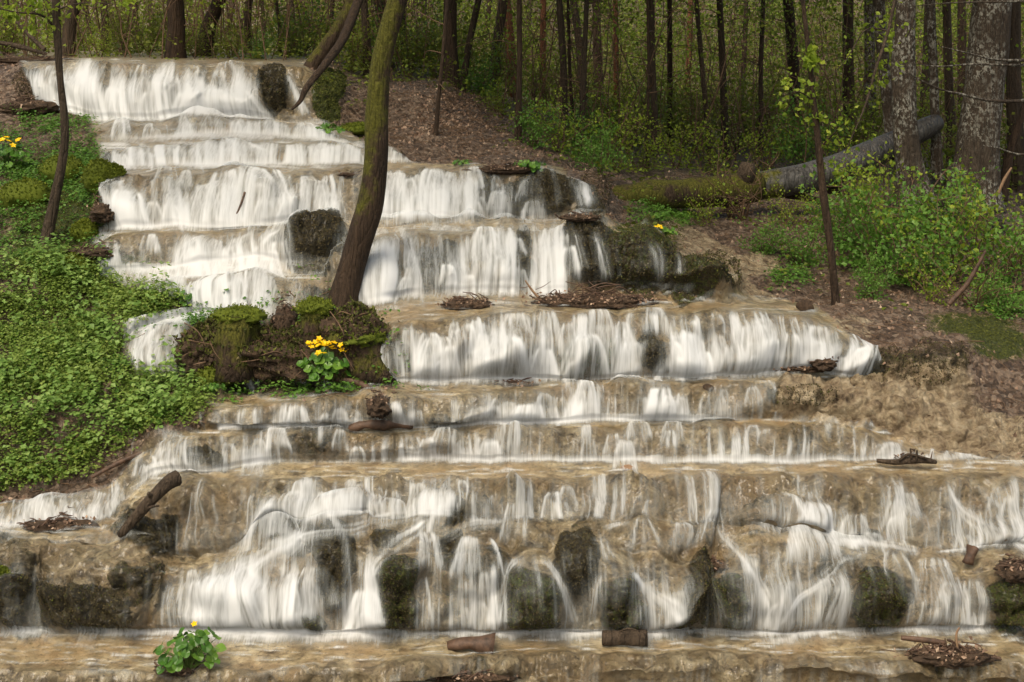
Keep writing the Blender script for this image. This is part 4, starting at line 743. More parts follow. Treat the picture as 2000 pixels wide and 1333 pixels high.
# ------------------------------------------------------------ builders
def unit(v): return v / (np.linalg.norm(v, axis=-1, keepdims=True) + 1e-9)
def tube(pts, rad, nseg=10, seed=0, rough=.06, freq=6, cap=True, flare=0):
    """tapered limb along a path, with an uneven surface"""
    p = np.array(pts, float); r = np.array(rad, float)
    m = len(p)
    if m < 2: return None
    sub = max(2, int(np.ceil(np.linalg.norm(np.diff(p, axis=0), axis=1).sum() / max(r.mean() * 1.2, .012) / (m - 1))))
    sub = min(sub, 14)
    t = np.linspace(0, m - 1, (m - 1) * sub + 1)
    # Catmull-Rom
    i = np.clip(t.astype(int), 0, m - 2); f = (t - i)[:, None]
    P0, P1, P2, P3 = p[np.maximum(i - 1, 0)], p[i], p[i + 1], p[np.minimum(i + 2, m - 1)]
    q = .5 * ((2 * P1) + (-P0 + P2) * f + (2 * P0 - 5 * P1 + 4 * P2 - P3) * f ** 2 + (-P0 + 3 * P1 - 3 * P2 + P3) * f ** 3)
    rr = np.interp(t, np.arange(m), r)
    T = unit(np.gradient(q, axis=0)); ref = np.array([0, 1, 0.]) if abs(T[0, 1]) < .8 else np.array([1, 0, 0.])
    A = unit(np.cross(T, ref)); B = np.cross(T, A)
    th = np.linspace(0, 2 * pi, nseg, endpoint=False)
    ring = A[:, None] * np.cos(th)[None, :, None] + B[:, None] * np.sin(th)[None, :, None]
    base = q[:, None] + ring * rr[:, None, None]
    n = fbm(base[..., 0] * freq, base[..., 1] * freq, base[..., 2] * freq * .4, seed=seed, o=2)
    k = 1 + rough * n * 2
    if flare: k = k + (flare * np.exp(-np.arange(len(q)) / sub * 1.3)[:, None]) * (1 + .5 * np.sin(th * 3 + seed)[None])
    V = (q[:, None] + ring * (rr[:, None] * k)[..., None]).reshape(-1, 3)
    a = np.arange(len(q) - 1)[:, None] * nseg; b = np.arange(nseg)[None]
    Fq = np.stack([a + b, a + (b + 1) % nseg, a + nseg + (b + 1) % nseg, a + nseg + b], -1).reshape(-1, 4)
    V = np.concatenate([V, q[:1], q[-1:]]); n0 = len(V) - 2
    e = (len(q) - 1) * nseg; b = np.arange(nseg)
    tr = np.concatenate([np.stack([np.full(nseg, n0), (b + 1) % nseg, b], -1), np.stack([np.full(nseg, n0 + 1), e + b, e + (b + 1) % nseg], -1)])
    return V, Fq, tr
def join(parts):
    V = []; Q = []; T = []; o = 0
    for v, q, t in parts:
        V.append(v); Q.append(q + o); T.append(t + o); o += len(v)
    return np.concatenate(V), [np.concatenate(Q), np.concatenate(T)]
def leaves(pos, dirs, nrm, L, wd=.36, fold=.08, rnd=None):
    """one folded pointed blade per position"""
    d = unit(dirs); s = unit(np.cross(d, nrm)); n = np.cross(s, d); L = np.asarray(L)[:, None]
    V = np.stack([pos, pos + d * L * .45 + s * L * wd + n * L * fold, pos + d * L - n * L * fold, pos + d * L * .45 - s * L * wd + n * L * fold], 1)
    k = len(pos); Q = np.arange(k * 4).reshape(k, 4)
    if rnd is None: rnd = RNG.random(k)
    return V.reshape(-1, 3), Q, np.repeat(rnd, 4)
def rdir(n, up=.0):
    v = RNG.normal(size=(n, 3)); v[:, 2] += up; return unit(v)
def clump_cloud(n, R, squash=.6, k=40, spread=.22, hollow=.0):
    """positions in clumps inside an ellipsoid of radii R"""
    c = RNG.normal(size=(k, 3)); c = unit(c) * (RNG.random((k, 1)) ** .45)
    c = c * np.array(R)
    i = RNG.integers(0, k, n)
    return c[i] + RNG.normal(size=(n, 3)) * spread * np.array([1, 1, squash]) * (.4 + .9 * RNG.random((k, 1)))[i]
def moss_attr(V, f): return np.clip(f(V), 0, 1)
def blob(R, seed=0, amp=.25, freq=3, n=26, flat=0):
    """a lumpy stone or clod"""
    u = np.linspace(0, 2 * pi, n, endpoint=False); v = np.linspace(.02, pi - .02, n // 2 + 2)
    U, Vv = np.meshgrid(u, v); d = np.stack([np.cos(U) * np.sin(Vv), np.sin(U) * np.sin(Vv), np.cos(Vv)], -1)
    k = 1 + amp * fbm(d[..., 0] * freq + seed, d[..., 1] * freq, d[..., 2] * freq, seed=seed, o=3, g=.6) + amp * .8 * np.abs(vn(d[..., 0] * freq * 2.4, d[..., 1] * freq * 2.4 + seed, d[..., 2] * freq * 2.4, seed=seed + 3))
    V = (d * k[..., None] * np.array(R)).reshape(-1, 3)
    a = np.arange(len(v) - 1)[:, None] * n; b = np.arange(n)[None]
    return V, np.stack([a + b, a + n + b, a + n + (b + 1) % n, a + (b + 1) % n], -1).reshape(-1, 4)
def at(px, py): return surf(px, py)[0]

# ------------------------------------------------------------ trees
def crown_mesh(name, n, R, size, m, k, spread):
    p = clump_cloud(n, R, .6, k, spread)
    V, Q, r = leaves(p, rdir(n), rdir(n, .8), size * (.6 + .8 * RNG.random(n)), .4)
    return mesh(name, V, Q, m, False, dict(rnd=r))
crowns = [crown_mesh('crown', 1100, (1.7, 1.7, 1.5), .20, M['leaf_dark'], 60, .30) for _ in range(3)]  # unseen crowns, added above the frame to shade the wood
crowns_spring = [crown_mesh('crown', 1100, (1.5, 1.5, 1.3), .13, M['leaf_spring'], 50, .28) for _ in range(2)]
def limb_set(h0, h1, n, L, r, seed, droop=.2, base=(0, 0)):
    g = np.random.default_rng(seed); out = []
    for k in range(n):
        h = h0 + (h1 - h0) * g.random(); a = g.random() * 2 * pi; l = L * (.5 + .8 * g.random())
        d = np.array([cos(a), sin(a), .1 + .4 * g.random()]); q = [np.array([0, 0, h])]
        for s in range(3):
            q.append(q[-1] + d * l / 3); d = d + g.normal(size=3) * .25; d[2] -= droop * .5
        out.append((q, [r, r * .7, r * .45, r * .2]))
    return out
def tree(name, label, pts, Ys, bark, group=None, crown=None, ch=3.6, flare=.35, mossf=None, nseg=12, limbs=0, lr=.012, seed=0, top=None, cat='tree', lmat=None, LL=.6, lz=(.5, 2.6), rough=.05, branches=(), leafy=(), cs=1.0):
    """pts: (px, py, radius px) from the foot up; Ys: distance (one or per point)"""
    if not isinstance(Ys, (list, tuple)): Ys = [Ys] * len(pts)
    p = [W(a, b, y) for (a, b, r), y in zip(pts, Ys)]; r = [c / F * y for (a, b, c), y in zip(pts, Ys)]
    p[0][2] -= .06
    # carry the trunk on above the picture
    d = unit(p[-1] - p[-2]); d = unit(d + np.array([0, 0, .4])); x = p[-1]
    for k in range(4): 
        x = x + d * ch / 4; p.append(x); r.append(r[-1] * .82)
        d = unit(d + np.array([vn(seed + k * 1.0, 0.) * .15, vn(0., seed + k * 1.0) * .15, .3]))
    b = p[0].copy(); t = thing(name, b, label, cat, group)
    V, Q, T = tube([q - b for q in p], r, nseg, seed, rough, 7, True, flare)
    ms = np.zeros(len(V)) if mossf is None else np.clip(mossf(V), 0, 1)
    tr = link('trunk', mesh('trunk', V, [Q, T], bark, True, dict(moss=ms)), t)
    if crown is not None:
        c = link('crown', crown, t, tuple(p[-2] - b)); c.rotation_euler = (0, 0, seed * 1.3); c.scale = (cs, cs, cs)
    P_ = []
    for q, rr in (limb_set(lz[0], lz[1], limbs, LL, lr, seed) if limbs else []):
        off = np.array([np.interp(q[0][2], [v[2] - b[2] for v in p], [v[k] - b[k] for v in p]) for k in (0, 1)] + [0])
        P_.append(tube([v + off for v in q], rr, 5, seed, .03))
    for v_, q_, t_ in P_: link('branch', mesh('branch', v_, [q_, t_], lmat or bark, True, dict(moss=np.zeros(len(v_)))), t)
    for br in branches:      # (points (px, py, Y), radius px)
        q = [W(a, c, y) - b for a, c, y in br[0]]; n_ = len(q)
        rr = [br[1] / F * br[0][0][2] * (1 - .8 * k / (n_ - 1)) for k in range(n_)]
        V, Q, T = tube(q, rr, 6, seed, .06)
        bo = link('branch', mesh('branch', V, [Q, T], lmat or bark, True, dict(moss=np.zeros(len(V)))), t)
        if len(br) > 2:
            n = br[2]; i = RNG.integers(0, n_ - 1, n); f = RNG.random((n, 1)); qq = np.array(q)
            pos = qq[i] * (1 - f) + qq[i + 1] * f + RNG.normal(size=(n, 3)) * br[3]
            V, Q, rn = leaves(pos, rdir(n, -.3), rdir(n, .5), .025 + .03 * RNG.random(n))
            link('leaves', mesh('leaves', V, Q, M['leaf_spring'], False, dict(rnd=.4 + .6 * rn)), bo)
    for (px, py, Y, R, n, s) in leafy:
        cpt = W(px, py, Y) - b
        pos = cpt + clump_cloud(n, (R, R, R), 1, max(4, n // 14), R * .25)
        V, Q, rn = leaves(pos, rdir(n, -.2), rdir(n, .5), s * (.6 + .8 * RNG.random(n)))
        link('foliage', mesh('foliage', V, Q, M['leaf_spring'], False, dict(rnd=.3 + .7 * rn)), t)
    return t

tree('leaning_tree', 'large leaning moss-streaked tree rooted among the cascade steps beside the marigolds', [(668, 612, 30), (674, 575, 26), (690, 515, 25), (708, 450, 26), (724, 395, 25), (734, 300, 23), (736, 220, 22), (744, 130, 20), (760, 55, 20), (777, 0, 19), (800, -70, 18)], 10.05, M['bark'], crown=crowns_spring[0], ch=3.0, flare=.42, nseg=28, seed=2, rough=.05,
     mossf=lambda V: .22 + .48 * sst(.10, -.10, V[:, 0] - np.interp(V[:, 2], [0, .5, 1.0, 2.2], [.02, .16, .25, .42])) * sst(.45, 1.2, V[:, 2]) + .3 * sst(.35, 0, V[:, 2]))
tree('slender_tree', 'thin dark curved tree on the mossy bank beside the top falls', [(84, 494, 15), (92, 462, 11.5), (106, 395, 10), (124, 300, 8), (126, 235, 8), (118, 160, 7), (113, 90, 7.5), (110, 20, 8), (106, -60, 8)], 10.95, M['bark_dark'], crown=crowns_spring[1], ch=2.6, seed=5, nseg=14, cs=.8,
     branches=[([(112, 60, 10.95), (80, 30, 10.8), (30, 24, 10.7), (-30, 10, 10.6)], 3, 60, .06), ([(111, 20, 10.95), (150, 8, 10.8), (200, 6, 10.7), (240, 12, 10.6)], 2, 40, .05)], leafy=[(60, 15, 10.8, .16, 90, .05), (20, 40, 10.8, .12, 50, .05), (250, 5, 10.6, .12, 40, .045)])
tree('sapling', 'slender upright sapling on the brown bank in front of the leafy shrubs', [(1634, 602, 9), (1630, 560, 8), (1622, 480, 7.5), (1611, 400, 8), (1602, 320, 7), (1594, 240, 6.5), (1586, 170, 5.5), (1580, 110, 5.5), (1570, 20, 4), (1560, -60, 3)], 10.75, M['bark'], ch=.5, seed=8, nseg=12, flare=.2,
     mossf=lambda V: .25 + 0 * V[:, 0], branches=[([(1590, 200, 10.75), (1560, 180, 10.6), (1525, 190, 10.5)], 2, 40, .06), ([(1600, 290, 10.75), (1640, 250, 10.6), (1665, 225, 10.5)], 2, 40, .05)],
     leafy=[(1578, 110, 10.7, .10, 70, .055), (1600, 220, 10.7, .10, 40, .05), (1625, 330, 10.7, .12, 30, .045), (1560, 160, 10.7, .14, 40, .045)])
tree('bent_tree', 'dark mossy tree leaning right above the top falls with a drooping branch', [(598, 152, 16), (612, 128, 15), (636, 95, 15), (660, 60, 15), (684, 20, 15), (704, -30, 15), (730, -90, 14)], 14.6, M['bark'], crown=crowns[0], ch=3.2, seed=9, nseg=16, mossf=lambda V: .15 + .4 * sst(.05, -.15, V[:, 0] - V[:, 2] * .75),
     branches=[([(704, -10, 13.6), (672, 72, 12.4), (638, 122, 11.6), (600, 170, 11.2), (586, 198, 11.1), (570, 214, 11.0)], 10)])
tree('forked_tree', 'stout pale-barked tree streaked with lichen where the fallen log ends', [(1785, 385, 30), (1776, 335, 26), (1770, 280, 25), (1766, 200, 23), (1764, 120, 22), (1768, 40, 20), (1770, -60, 19)], 13.35, M['bark_grey'], crown=crowns[1], ch=3.4, flare=.5, seed=12, nseg=20, rough=.08,
     leafy=[(1745, 60, 12.6, .2, 60, .045), (1735, 140, 12.6, .16, 50, .045)])
tree('birch_stem', 'narrow white-flecked stem just behind the stout lichened tree', [(1748, 300, 13), (1738, 230, 12), (1728, 150, 11), (1722, 80, 12), (1716, 0, 12), (1712, -60, 11)], 14.7, M['bark_grey'], crown=crowns[2], ch=3, seed=13)
tree('old_tree', 'thick dark old tree with white lichen patches, widest trunk in the wood', [(1900, 395, 52), (1905, 340, 44), (1912, 270, 40), (1920, 190, 38), (1930, 100, 38), (1940, 0, 37), (1948, -80, 35)], 13.6, M['bark_grey'], crown=crowns[0], ch=3.4, flare=.3, seed=14, nseg=26, rough=.07,
     branches=[([(2060, 190, 12.2), (1990, 198, 12), (1930, 196, 11.9), (1880, 185, 11.8), (1840, 176, 11.7), (1800, 158, 11.6), (1768, 140, 11.5)], 4), ([(2060, 105, 12.2), (2000, 118, 12), (1940, 116, 11.8), (1890, 104, 11.7), (1840, 92, 11.6)], 4),
               ([(2060, 125, 12.2), (1985, 128, 12), (1900, 126, 11.8), (1830, 130, 11.7), (1770, 122, 11.6)], 3), ([(2050, 0, 12), (1960, 4, 11.9), (1860, 6, 11.8), (1770, 14, 11.7)], 3), ([(2050, 300, 12), (1990, 302, 11.9), (1950, 290, 11.8), (1920, 284, 11.7)], 3)])
tree('lichened_tree', 'slim grey lichened tree standing between the stout tree and the old tree', [(1832, 340, 11), (1828, 260, 9), (1824, 160, 9), (1820, 60, 9), (1816, -60, 9)], 14.2, M['bark_grey'], crown=crowns[1], ch=3, seed=15)
tree('hanging_branch_tree', 'tree with a long drooping twiggy branch in front of the lichened trees', [(2120, 420, 14), (2080, 200, 12), (2020, -60, 11)], 11.6, M['bark_dark'], ch=2, seed=16,
     branches=[([(1752, -20, 11.4), (1735, 60, 11.3), (1712, 130, 11.2), (1692, 200, 11.1), (1672, 250, 11), (1650, 300, 11)], 4, 34, .05), ([(1730, 60, 11.3), (1690, 60, 11.2), (1650, 120, 11.1), (1600, 170, 11)], 2, 20, .05)])
tree('slanting_tree', 'brown slanting stem to the right of the old tree', [(1955, 380, 9), (1975, 290, 7.5), (2005, 200, 7), (2040, 100, 7)], 14, M['bark'], ch=2, seed=17)
# background: (px, foot row, top px, radius px, distance, bark)
wood = []
BT = [
 (342, 126, 336, 16, 16.5, 'bark'), (128, 112, 126, 13, 17, 'bark_dark'), (392, 122, 430, 17, 18, 'bark'), (484, 116, 480, 9, 20, 'bark'), (549, 124, 549, 4, 18.5, 'bark_dark'), (205, 110, 205, 9, 21, 'bark'), (24, 100, 22, 8, 19, 'bark_dark'), (70, 104, 66, 6, 22, 'bark_dark'), (270, 106, 272, 7, 24, 'bark'), (180, 104, 184, 5, 26, 'bark'), (440, 104, 446, 5, 25, 'bark_dark'), (520, 104, 516, 4, 24, 'bark'), (580, 106, 576, 5, 23, 'bark_dark'), (640, 110, 648, 5, 24, 'bark'),
 (720, 158, 716, 8, 16.4, 'bark_dark'), (850, 284, 872, 3.5, 13.2, 'bark'), (882, 200, 862, 17, 16.2, 'bark'), (900, 168, 944, 8, 17, 'bark_dark'), (962, 175, 958, 9, 20, 'bark_dark'), (1004, 190, 996, 9, 21, 'bark_red'), (1012, 292, 1008, 6, 14.3, 'bark'), (1060, 215, 1056, 8, 21, 'bark_red'), (1086, 205, 1090, 10, 26, 'bark_red'), (1105, 282, 1098, 8, 16.2, 'bark_dark'), (1120, 275, 1114, 3, 16.5, 'bark'), (1135, 290, 1128, 6.5, 15.8, 'bark_dark'), (1146, 240, 1142, 9, 21, 'bark_dark'), (1172, 228, 1162, 9, 23, 'bark'), (1205, 238, 1196, 6, 21, 'bark_red'), (1222, 225, 1218, 8, 26, 'bark'), (1265, 330, 1262, 3, 15.4, 'bark'), (1281, 305, 1271, 7, 16.6, 'bark_dark'), (1309, 282, 1300, 6, 18.5, 'bark'), (1340, 238, 1340, 6, 25, 'bark_red'), (1389, 300, 1380, 5.5, 17.2, 'bark_dark'), (1418, 290, 1408, 6, 17.8, 'bark_dark'), (1446, 245, 1440, 5, 24, 'bark'), (1485, 284, 1480, 4.5, 18.5, 'bark_dark'), (1520, 240, 1528, 6, 25, 'bark'), (1560, 270, 1552, 10, 20, 'bark'), (1610, 260, 1612, 6, 23, 'bark_dark'), (1660, 268, 1664, 12, 20, 'bark'), (1700, 262, 1690, 14, 20, 'bark_grey'), (1800, 270, 1806, 8, 21, 'bark_dark'), (1860, 300, 1868, 10, 18, 'bark_dark'), (1985, 330, 1992, 14, 16, 'bark_dark'), (1880, 262, 1876, 10, 22, 'bark'), (940, 150, 938, 5, 27, 'bark'), (790, 150, 796, 6, 21, 'bark'), (830, 155, 826, 8, 24, 'bark_dark'), (686, 148, 680, 7, 20, 'bark'), (760, 158, 765, 11, 18, 'bark_dark'), (1250, 215, 1246, 5, 30, 'bark_dark'), (1190, 215, 1186, 5, 32, 'bark'), (1030, 200, 1034, 5, 30, 'bark_dark'), (1360, 215, 1364, 6, 31, 'bark'), (1470, 220, 1468, 7, 31, 'bark_red'), (1590, 225, 1586, 7, 30, 'bark'), (1640, 230, 1636, 6, 28, 'bark_dark'), (1740, 240, 1744, 6, 27, 'bark'), (1930, 250, 1934, 8, 26, 'bark'), (300, 100, 306, 6, 28, 'bark_dark'), (100, 98, 96, 6, 29, 'bark'), (460, 100, 466, 7, 30, 'bark'), (610, 104, 604, 6, 30, 'bark_dark')]
BT = [b_ for k_, b_ in enumerate(BT) if not (b_[4] > 22 and k_ % 3 and b_[0] > 980)]
BT.sort()
ordn = ['first', 'second', 'third', 'fourth', 'fifth', 'sixth', 'seventh', 'eighth', 'ninth', 'tenth', 'eleventh', 'twelfth', 'thirteenth', 'fourteenth', 'fifteenth', 'sixteenth', 'seventeenth', 'eighteenth', 'nineteenth', 'twentieth']
cnt = {}
for k, (x0, y0, x1, r, Y, b) in enumerate(BT):
    zone = 'behind the top falls' if x0 < 660 else ('beyond the litter slope' if x0 < 1020 else ('in the dim central wood' if x0 < 1500 else 'beyond the fallen log'))
    tone = {'bark': 'brown', 'bark_dark': 'dark', 'bark_red': 'reddish', 'bark_grey': 'grey'}[b]; size = 'slim' if r < 7 else 'sturdy'
    key = (size, tone, zone); c = cnt.get(key, 0); cnt[key] = c + 1
    lab = '%s %s trunk %s, %s of its kind from the left' % (size, tone, zone, ordn[c])
    foot = surfY(x0, Y); fy = Y0 - (foot[2] - CZ) * F / Y
    sp = x0 > 1000 and b != 'bark_grey'
    x1 = x1 + 26 * vn(k * 3.7, 0., seed=5); r = r * (1 + .25 * float(vn(k * 1.7, 0., seed=6)))
    tree('forest_tree', lab, [(x0, fy + 3, r * 1.12), (x0 * .75 + x1 * .25, fy * .75, r), (x0 * .5 + x1 * .5 + 2 * ((k % 3) - 1), fy * .45, r * .95), (x1, 0, r * .9), (x1 + (x1 - x0) * .3, -60, r * .85)], Y, M[b], 'trees standing in the wood behind the falls', crowns[k % 3] if Y < 19 else None, ch=2.6 + .3 * (k % 4), seed=20 + k, nseg=9,
         limbs=(10 if sp else 4), lr=.008, LL=.55, lmat=M['twig'], flare=.25, lz=(.3, 2.2))

# ------------------------------------------------------------ the fallen log
lb0 = W(1190, 402, 12.8); t = thing('fallen_log', tuple(lb0), 'huge fallen tree trunk lying across the wooded bank, half covered with moss', 'fallen tree')
pl = [(1165, 392, 12.65), (1240, 382, 12.75), (1330, 378, 12.95), (1420, 371, 13.2), (1476, 365, 13.4)]
V, Q, T = tube([W(*a) - lb0 for a in pl], [r / F * 13.7 for r in (17, 24, 27, 30, 30)], 20, 3, .12, 5)
link('rotten_end', mesh('rotten_end', V, [Q, T], M['bark'], True, dict(moss=.46 + .3 * vn(V[:, 0] * 6, V[:, 2] * 12, seed=8) + .1 * (V[:, 2] > .05))), t)['label'] = 'rotten yellow-green mossy end'
pl = [(1472, 365, 13.42), (1530, 356, 13.45), (1600, 342, 13.5), (1670, 316, 13.7), (1740, 284, 14), (1800, 255, 14.1), (1830, 238, 14.2)]
V, Q, T = tube([W(*a) - lb0 for a in pl], [r / F * 13.8 for r in (27, 28, 30, 28, 25, 21, 17)], 24, 4, .05, 4)
zc = np.interp(V[:, 0], [1.3, 2.0, 2.6], [.1, .25, .5])
link('log_trunk', mesh('log_trunk', V, [Q, T], M['bark_log'], True, dict(moss=.10 + .35 * vn(V[:, 0] * 5, V[:, 2] * 9, seed=4) + .45 * sst(1.9, 1.3, V[:, 0]) + .0 * V[:, 1])), t)
for pts, r in (([(1500, 372, 13.7), (1560, 384, 13.6), (1610, 396, 13.5)], 9), ([(1610, 366, 13.7), (1655, 378, 13.5), (1690, 402, 13.3)], 11), ([(1455, 352, 13.25), (1458, 335, 13.2), (1461, 318, 13.2)], 18), ([(1750, 290, 14), (1762, 340, 13.8), (1772, 388, 13.6)], 13)):
    V, Q, T = tube([W(*a) - lb0 for a in pts], [r / F * 13.7, r / F * 13, r / F * 9], 9, r, .1)
    link('limb', mesh('limb', V, [Q, T], M['bark_dark'], True, dict(moss=.2 + 0 * V[:, 0])), t)

# ------------------------------------------------------------ stumps, stones, drift
def sticks(n, rx, ry, hz, L, rr, seed, flat=.25):
    g = np.random.default_rng(seed); out = []
    for k in range(n):
        c = np.array([g.normal() * rx * .45, g.normal() * ry * .4, abs(g.normal()) * hz * .5]); a = g.normal() * .8; l = L * (.3 + .9 * g.random()) * .5
        d = unit(np.array([cos(a), sin(a), g.normal() * flat])); b = g.normal(size=3) * l * .18
        r = rr * (.4 + .9 * g.random()); out.append(tube([c - d * l, c + b, c + d * l], [r, r, r * .4], 5, k, .05, 20))
    return join(out)
def stump(px, py, w_, h_, lean, label, seed, my=9.65):
    b = at(px, py); s = my / F; b[2] -= .02; b[1] += .0
    t = thing('tree_stump', tuple(b), label, 'stump', 'mossy stumps below the leaning tree')
    V, Q, T = tube([np.array([0, .05, -.05]), np.array([lean * .4, .05, h_ * s * .5]), np.array([lean, .06, h_ * s])], [w_ * s * 1.1, w_ * s, w_ * s * .86], 26, seed, .30, 9, True, .45)
    link('wood', mesh('wood', V, [Q, T], M['bark'], True, dict(moss=.44 + .3 * sst(.1, .35, V[:, 2] + .1 * vn(V[:, 0] * 14, V[:, 2] * 9, V[:, 1] * 14, seed=seed)))), t)
    n_ = 1600; i = RNG.integers(0, len(V), n_); ml = leaves(V[i], rdir(n_, -.2), rdir(n_), .010 + .014 * RNG.random(n_), .35)
    link('moss', mesh('moss', ml[0], ml[1], M['moss_olive'], False, dict(rnd=ml[2] * .7)), t)
    V, Q = blob((w_ * s * .98, w_ * s * .98, .05), seed, .5, 3); V = V + np.array([lean, .06, h_ * s - .015])
    m_ = 1500; i = RNG.integers(0, len(V), m_); ml = leaves(V[i] + RNG.normal(size=(m_, 3)) * .006, rdir(m_, 1.2), rdir(m_), .012 + .01 * RNG.random(m_), .3)
    link('moss_cap', mesh('moss_cap', np.concatenate([V, ml[0]]), np.concatenate([Q, ml[1] + len(V)]), M['moss'], True, dict(rnd=np.concatenate([np.full(len(V), .3), ml[2]]))), t)
for mx_, my_, rx_, rz_, sd_, lb_ in ((585, 716, 150, 46, 31, 'big dark lump of rooty earth holding the mossy stumps'), (400, 706, 52, 46, 32, 'dark earthy bank beside the small side fall'), (690, 690, 52, 62, 33, 'dark mossy root ball under the foot of the leaning tree')):
    b = at(mx_, my_); s_ = 9.65 / F; V, Q = blob((rx_ * s_, .22, rz_ * s_), sd_, .42, 2.6, 90); V[:, 2] += .25 * rz_ * s_
    e_ = thing('earth_mound', tuple(b + np.array([0, .12, 0])), lb_, 'earth mound', 'mounds of rooty earth')
    link('earth', mesh('earth', V, Q, M['earth'], True, dict(moss=np.zeros(len(V)))), e_)
    n_ = int(rx_ * 60); i = RNG.integers(0, len(V), n_); ml = leaves(V[i] + RNG.normal(size=(n_, 3)) * .006, rdir(n_, .2), rdir(n_), .012 + .02 * RNG.random(n_), .35)
    link('moss', mesh('moss', ml[0], ml[1], M['moss_brown'], False, dict(rnd=ml[2])), e_)
    top = V[i][:, 2] > .35 * rz_ * s_; n2 = top.sum(); ml = leaves(V[i][top], rdir(n2, 1.), rdir(n2), .016 + .02 * RNG.random(n2), .35)
    link('green_moss', mesh('green_moss', ml[0], ml[1], M['moss_olive'], False, dict(rnd=ml[2])), e_)
    V, FF = sticks(int(rx_ / 4), rx_ * s_, .3, rz_ * s_ * 1.6, .22, .004, sd_, 1.0); V[:, 1] -= .16; link('roots', mesh('roots', V, FF, M['twig'], True), e_)
stump(470, 712, 44, 98, -.01, 'wide moss-capped stump left of the yellow marigolds', 3)
stump(614, 690, 30, 92, .0, 'narrower mossy stump directly behind the yellow marigolds', 4)
stump(690, 716, 46, 62, .02, 'low mossy stump under the foot of the leaning tree', 6)
def stone(px, py, rx, ry, label, m, seed, name='mossy_stone', cat='stone', group='mossy stones on the banks', mossy=True, amp=.25):
    b, n, _ = surf(px, py); Y = b[1]; s = Y / F
    V, Q = blob((rx * s, rx * s * .8, ry * s), seed, amp, 2.2, 30)
    V = V + np.array([0, 0, ry * s * .35])
    if mossy:
        k = 1400; i = RNG.choice(np.nonzero(V[:, 2] > 0)[0], k); ml = leaves(V[i], rdir(k, 1.2), rdir(k), .015 + .012 * RNG.random(k), .3)
        me = mesh(name, np.concatenate([V, ml[0]]), np.concatenate([Q, ml[1] + len(V)]), m, True, dict(rnd=np.concatenate([np.full(len(V), .25), ml[2]])))
    else: me = mesh(name, V, Q, m, True, dict(rnd=np.full(len(V), .3), moss=np.full(len(V), .3)))
    tag(link(name, me, None, tuple(b)), label, cat, group)
stone(205, 362, 30, 34, 'bright moss-topped stone at the left edge of the third fall', M['moss'], 1)
stone(232, 345, 18, 14, 'small yellow-green mossy stone right of the bright moss-topped one', M['moss'], 2)
stone(168, 462, 24, 20, 'round dark green moss cushion beside the foot of the thin tree', M['moss'], 3)
stone(148, 520, 34, 16, 'flat moss cushion above the leafy slope', M['moss'], 4)
stone(50, 395, 50, 28, 'broad mossy stone left of the thin tree', M['moss'], 5)
stone(120, 345, 40, 26, 'mossy hump right behind the thin tree', M['moss'], 6)
stone(430, 742, 44, 24, 'low mossy hump right of the small side fall', M['moss'], 7)
stone(540, 720, 26, 24, 'small mossy hump left of the yellow marigolds', M['moss'], 8)
stone(20, 1130, 26, 14, 'small bright moss cushion at the far left bottom', M['moss'], 9)
stone(700, 258, 36, 10, 'pale green mossy ledge behind the leaning tree', M['moss'], 10)
stone(1572, 604, 15, 13, 'round dark brown clod where the sandy path meets the water', M['earth'], 11, 'earth_clod', 'clod of earth', None, False)
stone(1226, 918, 12, 6, 'small orange-brown stone on the lip of the lowest tall step', M['wood_pale'], 12, 'pebble', 'stone', None, False)
stone(1382, 762, 10, 7, 'little dark stone on the thin step above the bare mud', M['earth'], 13, 'pebble', 'stone', None, False)

def pile(px, py, wpx, hpx, label, seed, n=60, mud=True, name='twig_pile', leafn=200, mat_='wood'):
    b, _, _ = surf(px, py); s = b[1] / F; rx = wpx * s; hz = hpx * s
    t = thing(name, tuple(b), label, 'heap of twigs', 'heaps of drift twigs on the steps')
    if mud:
        V, Q = blob((rx * .85, hz * 1.4, hz * .55), seed, .45, 3.5, 40); V[:, 2] += hz * .1
        link('mud', mesh('mud', V, Q, M['earth'], True, dict(moss=np.zeros(len(V)))), t)
    V, FF = sticks(n, rx, hz * 1.2, hz, rx * .55, .0045, seed)
    V[:, 2] += hz * .25 * np.clip(1 - np.abs(V[:, 0]) / rx, 0, 1)
    link('twigs', mesh('twigs', V, FF, M[mat_], True, dict(moss=np.zeros(len(V)))), t)
    if leafn:
        p = np.stack([RNG.normal(size=leafn) * rx * .45, RNG.normal(size=leafn) * hz * .8, hz * .35 + RNG.random(leafn) * hz * .4], 1)
        V, Q, r = leaves(p, rdir(leafn), rdir(leafn, 1), .012 + .02 * RNG.random(leafn))
        link('dead_leaves', mesh('dead_leaves', V, Q, M['litter'], False, dict(rnd=r)), t)
pile(1165, 596, 125, 24, 'long heap of drift twigs and dead leaves below the widest curtain', 1, 150, leafn=700)
pile(912, 600, 52, 18, 'dark tangle of sticks on the step right of the leaning tree', 2, 50)
pile(744, 798, 26, 30, 'small stack of dark twigs above the flat piece of bark', 3, 60, leafn=60)
pile(1560, 722, 55, 12, 'low row of dark twigs on the edge of the bare mud', 4, 40)
pile(1600, 712, 26, 20, 'rounded clump of reddish roots on top of the bare mud', 5, 60, leafn=40)
pile(1010, 752, 40, 7, 'thin line of dead leaves and twigs under the foaming step', 6, 40, leafn=120)
pile(1850, 1285, 80, 22, 'mossy heap of dead sprigs and branches in the lower right pool', 7, 90, leafn=300)
pile(1965, 1120, 38, 26, 'spiky dark roots on the mossy boulder at the far right', 8, 70, leafn=60)
pile(1400, 1106, 34, 12, 'dead leaves and twigs caught on top of the dark twin boulders', 9, 30, leafn=90)
